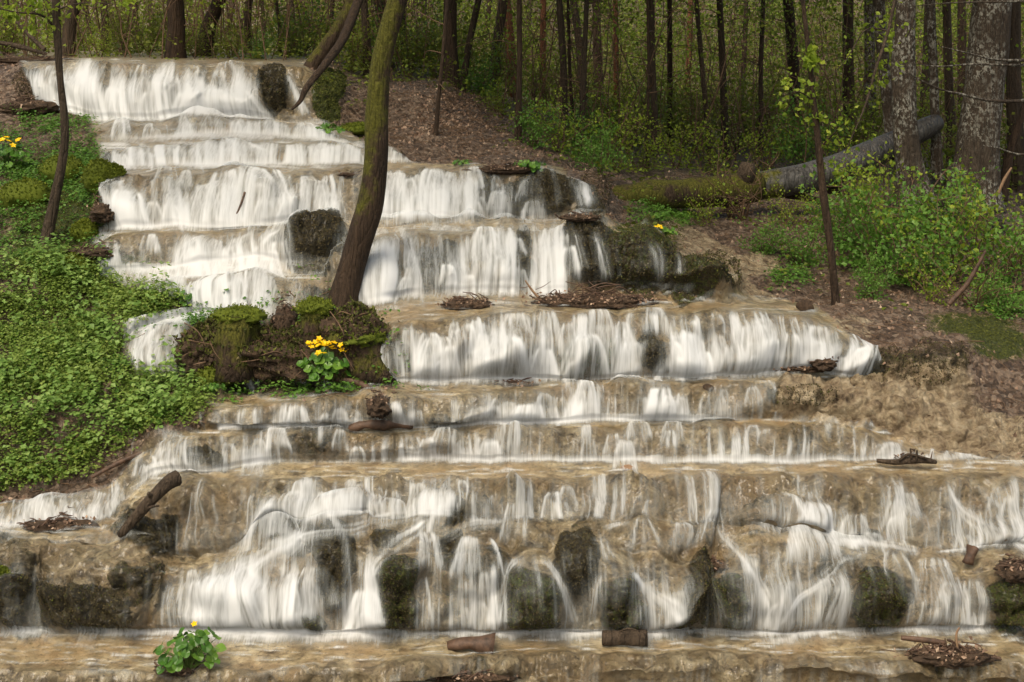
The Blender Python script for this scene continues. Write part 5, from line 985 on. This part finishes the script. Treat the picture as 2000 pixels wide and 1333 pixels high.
pile(350, 1308, 50, 16, 'dark clod of earth under the lowest marigold plant', 10, 30, leafn=120)
pile(920, 1326, 90, 12, 'long heap of wet bark scraps on the front lip', 11, 40, leafn=200)
pile(120, 1030, 70, 20, 'twigs and red dead leaves in front of the small left side fall', 12, 60, leafn=160)
pile(450, 650, 30, 20, 'roots and twigs beside the widest mossy stump', 13, 40, leafn=60)
pile(560, 640, 26, 50, 'grey dead roots between the two taller stumps', 14, 60, leafn=40)
pile(690, 345, 30, 6, 'small dark twigs caught behind the leaning tree', 15, 20, leafn=20)
pile(1140, 432, 40, 10, 'dark twigs at the foot of the highest right spout', 16, 40, leafn=60)
pile(990, 335, 60, 12, 'brown dead twigs on the dry rim above the mossy rocks', 17, 60, leafn=200)
pile(220, 420, 30, 30, 'bare grey roots left of the arching second fall', 18, 50, leafn=60)
pile(190, 500, 60, 18, 'tangle of bare roots at the left end of the rapids', 19, 60, leafn=80)
pile(60, 215, 60, 26, 'brown matted twigs on the bank left of the top falls', 20, 60, leafn=200)
pile(60, 120, 90, 10, 'fallen twigs on the rim left of the top falls', 21, 60, leafn=100)
pile(1775, 898, 50, 14, 'dark twisted driftwood at the right end of the foam line', 22, 26, False, leafn=30)

def stick_obj(name, label, pts, r, m='wood', cat='branch', nseg=9, group=None, rough=.08, kids=()):
    b = W(*pts[0]); V, Q, T = tube([W(*a) - b for a in pts], [x / F * pts[0][2] for x in r], nseg, len(pts) + int(r[0]), rough, 9)
    o = tag(link(name, mesh(name, V, [Q, T], M[m], True, dict(moss=np.zeros(len(V)))), None, tuple(b)), label, cat, group)
    for pts2, r2 in kids:
        V, Q, T = tube([W(*a) - b for a in pts2], [x / F * pts[0][2] for x in r2], 6, 3, .06)
        link('side_twig', mesh('side_twig', V, [Q, T], M[m], True, dict(moss=np.zeros(len(V)))), o)
    return o
def sY(px, py): return float(at(px, py)[1])
stick_obj('driftwood', 'thick dark broken branch leaning down the rock beside the lowest left step', [(236, 1046, 8.30), (268, 1008, 8.28), (298, 974, 8.27), (328, 944, 8.30), (346, 934, 8.34)], [9, 11, 12, 14, 16], 'bark_dark', kids=[([(272, 1004, 8.28), (292, 992, 8.24), (310, 988, 8.2)], [5, 3, 2]), ([(298, 975, 8.27), (290, 964, 8.22)], [7, 4])])
stick_obj('log_piece', 'short round black log lying in the foreground pool', [(1176, 1246, 7.86), (1215, 1247, 7.86), (1264, 1247, 7.86)], [12, 15, 14], 'bark_dark', 'log', 16, rough=.2, kids=[([(1210, 1234, 7.82), (1228, 1228, 7.8), (1250, 1234, 7.8)], [2, 2, 1])])
stick_obj('bark_chunk', 'broken red-brown chunk of wood on a stone in the foreground pool', [(874, 1262, 7.8), (900, 1258, 7.8), (935, 1258, 7.8), (964, 1262, 7.8)], [15, 20, 15, 20], 'wood', 'piece of wood', 12, rough=.7)
stick_obj('bark_slab', 'flat dark slab of bark lying on the thin pool', [(682, 838, 9.0), (720, 830, 9.0), (770, 828, 9.02), (806, 834, 9.04)], [5, 12, 11, 4], 'wood', 'piece of bark', 9, rough=.35)
stick_obj('drift_branch', 'smooth brown branch on the sprig heap, orange at its cut end', [(1760, 1246, 7.75), (1800, 1250, 7.72), (1845, 1256, 7.72)], [5, 6, 5], 'wood', 'branch', 8)
stick_obj('drift_branch', 'dark branch lying right of the sprig heap', [(1860, 1262, 7.72), (1905, 1278, 7.7), (1955, 1288, 7.68)], [7, 7, 4], 'wood', 'branch', 8)
stick_obj('dry_stalk', 'pale upright stalk rising from the sprig heap', [(1871, 1312, 7.66), (1870, 1270, 7.66), (1868, 1240, 7.66), (1874, 1226, 7.66)], [3, 3, 2.5, 2], 'wood_pale', 'stalk', 6)
stick_obj('fallen_branch', 'long brown branch on the edge of the leafy slope', [(180, 932, 9.0), (230, 905, 9.04), (280, 884, 9.08), (330, 868, 9.1)], [4, 5, 5, 4], 'wood', 'branch', 7)
stick_obj('fallen_branch', 'crooked dark branch right of the marigold clump', [(655, 742, 9.3), (690, 745, 9.28), (715, 756, 9.22), (732, 770, 9.18)], [4, 6, 7, 6], 'wood', 'branch', 8)
stick_obj('driftwood', 'grey split log in the spray left of the round boulder', [(752, 700, 9.42), (775, 690, 9.42), (802, 680, 9.45)], [4, 7, 3], 'bark_log', 'driftwood', 8, rough=.15)
stick_obj('driftwood', 'black driftwood stub with two prongs at the right end of the foam line', [(1712, 900, 8.85), (1750, 903, 8.82), (1790, 898, 8.82), (1828, 903, 8.85)], [4, 6, 8, 4], 'bark_dark', 'driftwood', 8, kids=[([(1780, 896, 8.8), (1778, 876, 8.8)], [3, 1.5]), ([(1790, 898, 8.8), (1791, 880, 8.8)], [3, 1.5]), ([(1756, 900, 8.8), (1775, 888, 8.8), (1810, 896, 8.8)], [3, 3, 2])])
stick_obj('root_stub', 'pale weathered root stub in the white water on the right', [(1892, 1100, 8.2), (1896, 1085, 8.2), (1902, 1070, 8.22)], [16, 14, 16], 'wood', 'stump', 14, rough=.6)
stick_obj('fallen_branch', 'thin fallen branch lying along the rim at the top left', [(0, 84, 15.6), (40, 92, 15.6), (90, 106, 15.5)], [5, 5, 3], 'bark_dark', 'branch', 7)
stick_obj('fallen_branch', 'bare slanting branch across the wood at the top left', [(30, 40, 15.4), (60, 72, 15.3), (88, 98, 15.2)], [3, 4, 4], 'bark_dark', 'branch', 7)
stick_obj('dry_twig', 'thin dark twig hanging in the arching second fall', [(478, 376, 11.1), (466, 410, 11.0), (448, 446, 10.95)], [2.5, 2, 1.6], 'wood', 'twig', 5)
stick_obj('dry_twig', 'pale bare twig sticking up at the left of the long drift heap', [(1060, 590, 10.1), (1040, 568, 10.1), (1026, 548, 10.1)], [3, 2.5, 1.5], 'wood_pale', 'twig', 5)
stick_obj('dry_twig', 'thin bare twig against the lip below the twig stack', [(560, 888, 8.98), (572, 868, 8.98), (588, 850, 8.98)], [3, 2.5, 2], 'wood', 'twig', 5)
stick_obj('fallen_branch', 'crooked bare branch at the right among the brown litter', [(1852, 595, 10.6), (1885, 560, 10.6), (1905, 528, 10.6), (1925, 490, 10.6)], [5, 5, 4, 2.5], 'wood', 'branch', 7)
stick_obj('pale_branch', 'straight bleached stick leaning beneath the thickest trunk', [(1950, 378, 12.6), (1962, 350, 12.6), (1976, 328, 12.6)], [3, 3, 2], 'wood_pale', 'branch', 6)

# ------------------------------------------------------------ marsh marigolds
def marigold(px, py, wpx, hpx, nfl, nlf, label, seed, lean=0, ls=1.0):
    b, _, _ = surf(px, py); s = b[1] / F; R = wpx * s; H_ = hpx * s; g = np.random.default_rng(seed)
    t = thing('marsh_marigold', tuple(b), label, 'flowering plant', 'marsh marigolds')
    st = []; LV = []; LF = []; LR = []; o = 0
    nn = 14; th = np.linspace(.25, 2 * pi - .25, nn)
    nlf = int(nlf * 1.8)
    for k in range(nlf):
        a = g.random() * 2 * pi; rr = R * g.random() ** .6; h = H_ * (.25 + .65 * g.random()) * (1 - .35 * (rr / R) ** 2)
        c = np.array([rr * cos(a) + lean * h, rr * sin(a) * .8, h]); st.append(tube([np.zeros(3) + g.normal(size=3) * .008, c * .5 + np.array([0, 0, .02]), c], [.003, .0025, .0018], 5, k, .02))
        L = (.17 + .13 * g.random()) * R * 1.05 * ls; n = unit(np.array([cos(a) * .7 + g.normal() * .3, sin(a) * .7 - .35 + g.normal() * .3, 1.0])); d = unit(np.cross(np.cross(n, [cos(a), sin(a), 0.01]), n)); sd_ = np.cross(n, d)
        rad = L * (1 + .05 * np.sin(th * 13 + k) + .06 * np.sin(th * 3 + k * 2)) * (1 - .35 * np.exp(-((th - pi) / pi) ** 2 * 0))
        ring = c + (np.cos(th)[:, None] * -d + np.sin(th)[:, None] * sd_) * rad[:, None] + n * (.10 * L * np.cos(th * 3 + k) + .14 * L)[:, None]
        LV.append(np.concatenate([c[None], ring])); LF.append(np.stack([np.full(nn - 1, o), o + 1 + np.arange(nn - 1), o + 2 + np.arange(nn - 1)], -1)); LR.append(np.full(nn + 1, g.random())); o += nn + 1
    V, FF = join(st); link('stems', mesh('stems', V, FF, M['stem'], True), t)
    link('foliage', mesh('foliage', np.concatenate(LV), np.concatenate(LF), M['leaf_marigold'], False, dict(rnd=np.concatenate(LR))), t)
    for k in range(nfl):
        a = g.random() * 2 * pi; rr = R * .75 * g.random() ** .5; h = H_ * (.88 + .22 * g.random()) * (1 - .2 * (rr / R) ** 2)
        c = np.array([rr * cos(a) + lean * h, rr * sin(a) * .6 - R * .2, h]); n = unit(np.array([g.normal() * .35, -.5 + g.normal() * .3, 1.0])); e1 = unit(np.cross(n, [1, 0, .1])); e2 = np.cross(n, e1)
        ph = np.arange(5) * 2 * pi / 5 + g.random(); dd = np.cos(ph)[:, None] * e1 + np.sin(ph)[:, None] * e2
        V, Q, r = leaves(np.repeat(c[None], 5, 0), dd + n * .35, np.repeat(n[None], 5, 0), np.full(5, .025 * b[1] / 9.5), .42, .1)
        fo = link('flower', mesh('flower', V, Q, M['petal'], False, dict(rnd=r)), t)
marigold(640, 755, 54, 88, 34, 60, 'large marsh marigold clump full of yellow flowers below the leaning tree', 1)
marigold(370, 1312, 62, 92, 1, 34, 'marsh marigold with one yellow flower in the foreground pool', 2, .05, 1.1)
marigold(18, 335, 42, 62, 7, 34, 'marsh marigold with orange-yellow flowers on the left bank', 3)
marigold(1290, 462, 26, 18, 3, 14, 'small marsh marigold on the bank right of the mossy rocks', 4)
marigold(905, 324, 22, 14, 0, 12, 'bright green flowerless marigold leaves above the right curtain', 5)
marigold(1030, 338, 34, 26, 0, 22, 'flowerless marigold leaves beside the dry rim and white spout', 6)
marigold(640, 262, 30, 22, 0, 22, 'pale flowerless marigold leaves by the top right spout', 7)
marigold(420, 768, 24, 20, 0, 14, 'single low marigold leaf rosette near the water edge', 8)
marigold(365, 600, 26, 36, 0, 16, 'leafy marigold without flowers above the small side fall', 9)

# ------------------------------------------------------------ ground cover, litter
gx = 1000 + PD[..., 0] * F / PD[..., 1]
area = np.ones((NR, NC)); du = np.linalg.norm(np.gradient(PD, axis=1), axis=-1); dv = np.linalg.norm(np.gradient(PD, axis=0), axis=-1); area = du * dv
def scatter(wt, n):
    w_ = (np.clip(wt, 0, None) * area).ravel(); cs = np.cumsum(w_); i = np.searchsorted(cs, RNG.random(n) * cs[-1]); i = np.clip(i, 0, NR * NC - 1)
    return PW.reshape(-1, 3)[i], N1.reshape(-1, 3)[i], i
patch = .5 + .9 * fbm(PXX / 55, PY / 30, seed=600, o=3)
left_edge = interp_tab([(500, 150), (520, 190), (545, 280), (575, 340), (600, 385), (630, 330), (660, 250), (700, 250), (740, 330), (790, 410), (830, 400), (860, 320), (890, 240), (930, 150), (960, 60), (975, -20)], PY)
vegL = sst(45, -70, PXX - left_edge + wob) * sst(505, 530, PY) * sst(985, 960, PY) * (1 - cas)
vegL2 = sst(235, 190, PXX + wob) * sst(520, 500, PY) * sst(190, 240, PY) * (1 - cas) * .55
def plants(wt, n, name, m, label, cat, sz=(.02, .04), k=9, h=(.03, .12), spread=.06):
    p, nr, _ = scatter(wt, n); hh = h[0] + (h[1] - h[0]) * RNG.random(n) ** 1.5; a = RNG.random((n, k)) * 2 * pi; r = spread * (.2 + .9 * RNG.random((n, k)))
    pos = p[:, None] + np.stack([np.cos(a) * r, np.sin(a) * r, hh[:, None] * (.6 + .5 * RNG.random((n, k))) - r * .25], -1) 
    d = np.stack([np.cos(a), np.sin(a), -.15 + .5 * RNG.normal(size=(n, k)) * .5], -1); nn = np.stack([RNG.normal(size=(n, k)) * .4, RNG.normal(size=(n, k)) * .4, np.ones((n, k))], -1)
    rn = np.clip(RNG.random((n, 1)) * .75 + .3 * RNG.random((n, k)), 0, 1)
    s = sz[0] + (sz[1] - sz[0]) * RNG.random((n, k)) * (.6 + .6 * RNG.random((n, 1)))
    V, Q, r_ = leaves(pos.reshape(-1, 3), d.reshape(-1, 3), nn.reshape(-1, 3), s.ravel(), .42, .07, rn.ravel())
    return tag(link(name, mesh(name, V, Q, m, False, dict(rnd=r_))), label, cat, None, 'stuff')
plants(vegL * np.clip(patch * 1.9 - .45, 0.03, 1), 7000, 'ground_cover', M['leaf_fresh'], 'fresh green low leaves covering the left slope', 'ground plants', (.012, .030), 11, (.02, .14), .06)
plants(vegL * np.clip(fbm(PXX / 40, PY / 22, seed=610, o=2) - .15, 0, 1), 420, 'broad_leaves', M['leaf_pale'], 'broader pale green leaves among the low cover', 'ground plants', (.03, .055), 7, (.05, .18), .08)
plants(vegL * np.clip(fbm(PXX / 30, PY / 18, seed=611, o=2), 0, 1), 1500, 'fine_leaves', M['leaf_ground'], 'fine dark green leaves among the low cover', 'ground plants', (.010, .022), 12, (.02, .10), .05)
plants(vegL * np.clip(fbm(PXX / 28, PY / 16, seed=612, o=2) - .1, 0, 1), 260, 'tall_leaves', M['leaf_pale'], 'taller leafy clumps standing up from the low cover', 'ground plants', (.025, .05), 16, (.12, .26), .09)
plants(vegL2 * np.clip(patch, 0, 1) + .5 * ell(1545, 545, 35, 18) + .6 * ell(1960, 590, 50, 30) + .4 * ell(1300, 425, 60, 20) + .35 * ell(470, 655, 60, 20) + .5 * ell(420, 675, 40, 40) + .6 * mound * np.clip(patch, 0, 1), 3600, 'bank_plants', M['leaf_ground'], 'patches of low green plants on the banks and around the stumps', 'ground plants', (.015, .035), 9, (.02, .10), .05)
fl = sst(12.6, 14.5, Yw) * (1 - cas) * sst(60, 45, Yw) * (1 - .95 * ell(880, 235, 130, 65)) * (PXX > 620) + sst(15.3, 16, Yw) * (PXX <= 620) * sst(60, 45, Yw)
rb_ = (PXX > 1180) * sst(10.2, 11, Yw) * (1 - cas) * (1 - sand) * np.clip(patch - .15, 0, 1) * sst(14, 12.5, Yw)
plants((fl * np.clip(patch + .1, 0, 1) * (14 / np.maximum(Yw, 1)) ** 1.3 + rb_ * .8), 7000, 'forest_floor_plants', M['leaf_under'], 'low green plants spread over the forest floor', 'ground plants', (.03, .06), 8, (.03, .28), .11)
# dead leaves
n = 26000
lw = (soil * (1 - green) * (1 - sand * .8) * (1 - sst(13, 16, Yw) * .5) + .5 * ell(900, 230, 140, 60) + .02 * cas_m * pool * 0) * (1 + 2 * ell(850, 230, 120, 60))
p, nr, _ = scatter(lw * (12 / np.maximum(Yw, 1)) ** 1.5, n)
V, Q, r = leaves(p + nr * .006, rdir(n), nr + RNG.normal(size=(n, 3)) * .35, .014 + .03 * RNG.random(n), .38, .1)
tag(link('leaf_litter', mesh('leaf_litter', V, Q, M['litter'], False, dict(rnd=r))), 'brown dead leaves strewn over the soil', 'leaf litter', None, 'stuff')
# fine twigs on the ground
n = 1500; p, nr, _ = scatter(lw * (12 / np.maximum(Yw, 1)) ** 2, n); g_ = []
for k in range(n):
    d = unit(np.array([RNG.normal(), RNG.normal() * .5, RNG.normal() * .18])); l = .04 + .13 * RNG.random() ** 2
    g_.append(tube([p[k] - d * l, p[k] + np.array([0, 0, .015]) + RNG.normal(size=3) * .01, p[k] + d * l], [.003, .003, .0015], 4, k, .0))
V, FF = join(g_); tag(link('ground_twigs', mesh('ground_twigs', V, FF, M['twig'], True)), 'thin dead twigs scattered on the banks', 'twigs', None, 'stuff')

for nm_, wt_, n_, mt_, lb_ in (('brown_moss', np.clip(moss - .35, 0, 1) * near * (1 - np.clip(dens * 1.6, 0, 1)) * (1 - green * .5), 60000, 'moss_brown', 'ragged brown moss growing on the dark wet rocks'), ('green_moss', np.clip(green - .22, 0, 1) ** 1.3 * near * (1 - np.clip(dens * 1.6, 0, 1)), 42000, 'moss_olive', 'olive green moss growing on rocks and banks')):
    p, nr, _ = scatter(wt_, n_); sz_ = (.006 + .009 * RNG.random(n_)) * (p[:, 1] / 9)
    d = unit(nr * .7 + RNG.normal(size=(n_, 3)) * .6)
    V, Q, r = leaves(p - nr * .004, d, rdir(n_), sz_, .4, .1)
    tag(link(nm_, mesh(nm_, V, Q, M[mt_], False, dict(rnd=r))), lb_, 'moss', None, 'stuff')
# ------------------------------------------------------------ shrubs and undergrowth
def shrub_meshes(H_, R, nst, nlf, s, seed, m, bare=.2):
    g = np.random.default_rng(seed); tubes = []; tips = []
    for k in range(nst):
        a = g.random() * 2 * pi; d = unit(np.array([cos(a) * R / H_, sin(a) * R / H_, .9])); q = [np.zeros(3)]; L = H_ * (.6 + .5 * g.random())
        for j in range(5): q.append(q[-1] + d * L / 5); d = unit(d + g.normal(size=3) * .22 + np.array([0, 0, .02]))
        tubes.append(tube(q, [.008, .007, .006, .004, .003, .0015], 5, k, .02)); tips += q[2:]
        for j in range(4):
            i = g.integers(1, 5); d2 = unit(g.normal(size=3) + np.array([0, 0, .4])); l2 = H_ * .3 * (.4 + g.random()); e = q[i] + d2 * l2
            tubes.append(tube([q[i], q[i] + d2 * l2 * .5 + g.normal(size=3) * .02, e], [.004, .003, .001], 4, j, .0)); tips += [q[i] + d2 * l2 * .5, e, e]
    tips = np.array(tips); i = g.integers(0, len(tips), nlf); pos = tips[i] + g.normal(size=(nlf, 3)) * H_ * .065; pos[:, 2] = np.maximum(pos[:, 2], H_ * bare * .5)
    V, Q, r = leaves(pos, rdir(nlf), rdir(nlf, 1.3), s * (.5 + .9 * RNG.random(nlf)), .4, .08)
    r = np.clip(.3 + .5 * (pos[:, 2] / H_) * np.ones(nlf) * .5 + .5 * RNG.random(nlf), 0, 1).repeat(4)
    V2, FF = join(tubes)
    return mesh('stems', V2, FF, M['twig'], True, dict(moss=np.zeros(len(V2)))), mesh('foliage', V, Q, m, False, dict(rnd=r))
SH = [shrub_meshes(.9, .5, 9, 1500, .038, 50 + k, M['leaf_ground']) for k in range(3)] + [shrub_meshes(.8, .4, 7, 620, .034, 60 + k, M['leaf_spring']) for k in range(3)] + [shrub_meshes(1.1, .5, 8, 1000, .045, 70 + k, M['leaf_under']) for k in range(3)] + [shrub_meshes(.8, .45, 12, 60, .03, 80, M['leaf_spring'])]
def shrub(px, Y, sc, kind, label, k=0, name='shrub', drop=0):
    p = surfY(px, Y); st, fo = SH[kind * 3 + k % 3] if kind < 3 else SH[9]
    t = thing(name, (p[0], p[1], p[2] - .03 - drop), label, 'shrub', 'shrubs growing on the banks'); t.scale = (sc, sc, sc * (.9 + .2 * ((k * 7) % 3) / 2)); t.rotation_euler = (0, 0, k * 1.7)
    link('stems', st, t); link('foliage', fo, t)
S_ = [(1720, 11.9, 1.1, 0), (1790, 11.5, 1.0, 0), (1860, 11.8, 1.15, 1), (1935, 11.6, 1.0, 0), (1985, 12.0, 1.0, 1), (1755, 12.6, 1.2, 1), (1840, 12.9, 1.0, 0), (1665, 12.4, .8, 0), (1560, 11.9, .55, 0), (1490, 12.0, .5, 0), (1900, 11.0, .8, 3), (1820, 11.1, .6, 1), (1700, 11.1, .45, 0), (1960, 10.9, .5, 0), (1450, 13.0, .9, 3), (1425, 13.2, .9, 3), (1380, 12.8, .5, 1), (1530, 13.0, .5, 1), (1600, 13.0, .6, 1), (1690, 13.2, .9, 1),
      (1040, 14.2, .6, 0), (1090, 14.3, .8, 1), (1150, 14.6, .8, 0), (1200, 14.8, 1.0, 1), (1165, 13.6, .5, 0), (1250, 15.2, .8, 1), (1320, 15.6, .8, 1), (1400, 16.0, .9, 1), (1500, 16.5, .9, 1), (1580, 16.5, 1.0, 0), (1640, 16, 1.0, 1), (970, 16.0, .6, 1), (930, 17, .8, 0), (1360, 18, 1.0, 2), (1290, 19, 1.0, 2), (1440, 19, 1.1, 2), (1540, 19, 1.1, 2), (1700, 17.5, 1.1, 2), (1860, 16, 1.0, 2), (1960, 16, 1.1, 2),
      (860, 17.5, .9, 2), (800, 17, .8, 2), (690, 16.3, .7, 2), (720, 17.5, .8, 0), (960, 19, 1.0, 2), (1060, 20, 1.1, 2), (1180, 21, 1.1, 2), (640, 16.8, .8, 2), (500, 16.6, .5, 0), (450, 16.6, .5, 2), (195, 16.2, .55, 1), (240, 17.5, .6, 2), (290, 18, .7, 2), (420, 18, .7, 1), (560, 17.5, .7, 2), (70, 17, .5, 1), (10, 16.8, .7, 2), (140, 18.5, .7, 2), (380, 17, .5, 2), (590, 19, .9, 0), (820, 20, 1.0, 0), (900, 21, 1.0, 2),
      (1130, 17.2, .8, 0), (1230, 17.6, .9, 2), (1480, 21, 1.2, 2), (1620, 21, 1.2, 2), (1760, 20, 1.2, 2), (1900, 20, 1.2, 2), (1380, 22, 1.2, 2), (1280, 23, 1.2, 0), (1120, 24, 1.2, 2), (1000, 25, 1.2, 2)]
cnt = {}
nm = {0: 'bushy green', 1: 'airy yellow-green', 2: 'dim olive', 3: 'nearly bare twiggy'}
for k, (px, Y, sc, kd) in enumerate(sorted(S_)):
    zone = 'behind the top falls' if px < 660 else ('beyond the litter slope' if px < 1020 else ('on the right bank' if Y < 13.4 else 'in the wood behind the right bank'))
    key = (kd, zone); c = cnt.get(key, 0); cnt[key] = c + 1
    shrub(px, Y, sc, kd, '%s shrub %s, %s such from left' % (nm[kd], zone, ordn[c] if c < 20 else 'last'), k)

# a mass of saplings and twigs filling the depth of the wood
def wood_mass(n, Ya, Yb, ha, hb, s, m, name, label, seed, thr=.0):
    px = RNG.uniform(-250, 2250, n * 3); Y = Ya + (Yb - Ya) * RNG.random(n * 3) ** .8; h = ha + (hb - ha) * RNG.random(n * 3) ** 1.2
    X_ = (px - 1000) / F * Y
    k = fbm(X_ * .9, Y * .5, h * 1.1, seed=seed, o=3) > thr; px, Y, h, X_ = px[k][:n], Y[k][:n], h[k][:n], X_[k][:n]
    c = np.clip(((px + 240) / 2).astype(int), 0, NC - 1); g_ = np.array([PW[min(int(np.searchsorted(PD[:, ci, 1], yi)), NR - 1), ci, 2] for ci, yi in zip(c, Y)])
    pos = np.stack([X_, Y, g_ + h], 1); m_ = len(pos)
    V, Q, r = leaves(pos, rdir(m_), rdir(m_, .8), s * (.5 + .9 * RNG.random(m_)), .38, .08)
    return tag(link(name, mesh(name, V, Q, m, False, dict(rnd=r))), label, 'undergrowth', None, 'stuff')
wood_mass(52000, 15.8, 32, .02, 2.1, .05, M['leaf_under'], 'undergrowth', 'green undergrowth filling the wood', 701, .04)
wood_mass(34000, 15.3, 30, .1, 2.2, .045, M['leaf_spring'], 'spring_leaves', 'sparse yellow-green spring leaves hanging in the wood', 702, .12)
wood_mass(34000, 28, 55, .02, 5, .12, M['leaf_brown'], 'distant_foliage', 'dark foliage of the deep wood', 703, -.05)
wood_mass(40000, 26, 50, .02, 4, .12, M['leaf_under'], 'distant_leaves', 'green leaves of the deep wood', 704, .05)
g_ = []
for k in range(1600):
    px = RNG.uniform(-200, 2200); Y = RNG.uniform(15.8, 34); p = surfY(px, Y); h = RNG.uniform(.5, 2.6); d = np.array([RNG.normal() * .25, RNG.normal() * .25, 1]); r = RNG.uniform(.003, .010)
    q = [p + d * h * t_ + np.array([RNG.normal(), RNG.normal(), 0]) * .04 * h for t_ in (0, .35, .7, 1)]; g_.append(tube(q, [r, r * .8, r * .6, r * .3], 4, k, 0))
    for j in range(3):
        i = RNG.integers(1, 3); e = rdir(1)[0] * np.array([1, 1, .5]) * h * .3; g_.append(tube([q[i], q[i] + e * .5 + np.array([0, 0, .03]), q[i] + e], [r * .5, r * .4, r * .2], 3, j, 0))
V, FF = join(g_); tag(link('brushwood', mesh('brushwood', V, FF, M['twig'], True)), 'thin bare brushwood standing in the wood', 'brushwood', None, 'stuff')
g_ = []
for k in range(26):
    px = RNG.uniform(-250, 2250); Y = RNG.uniform(36, 54); p = surfY(px, Y); r = RNG.uniform(.05, .12); l = RNG.normal() * .15
    g_.append(tube([p - np.array([0, 0, .2]), p + np.array([l * .5, 0, 2.5]), p + np.array([l, 0, 6])], [r * 1.1, r, r * .8], 7, k, .05))
V, FF = join(g_); tag(link('distant_trunks', mesh('distant_trunks', V, FF, M['bark_dark'], True, dict(moss=np.zeros(len(V))))), 'crowded dark trunks of the deep wood', 'woods', None, 'stuff')
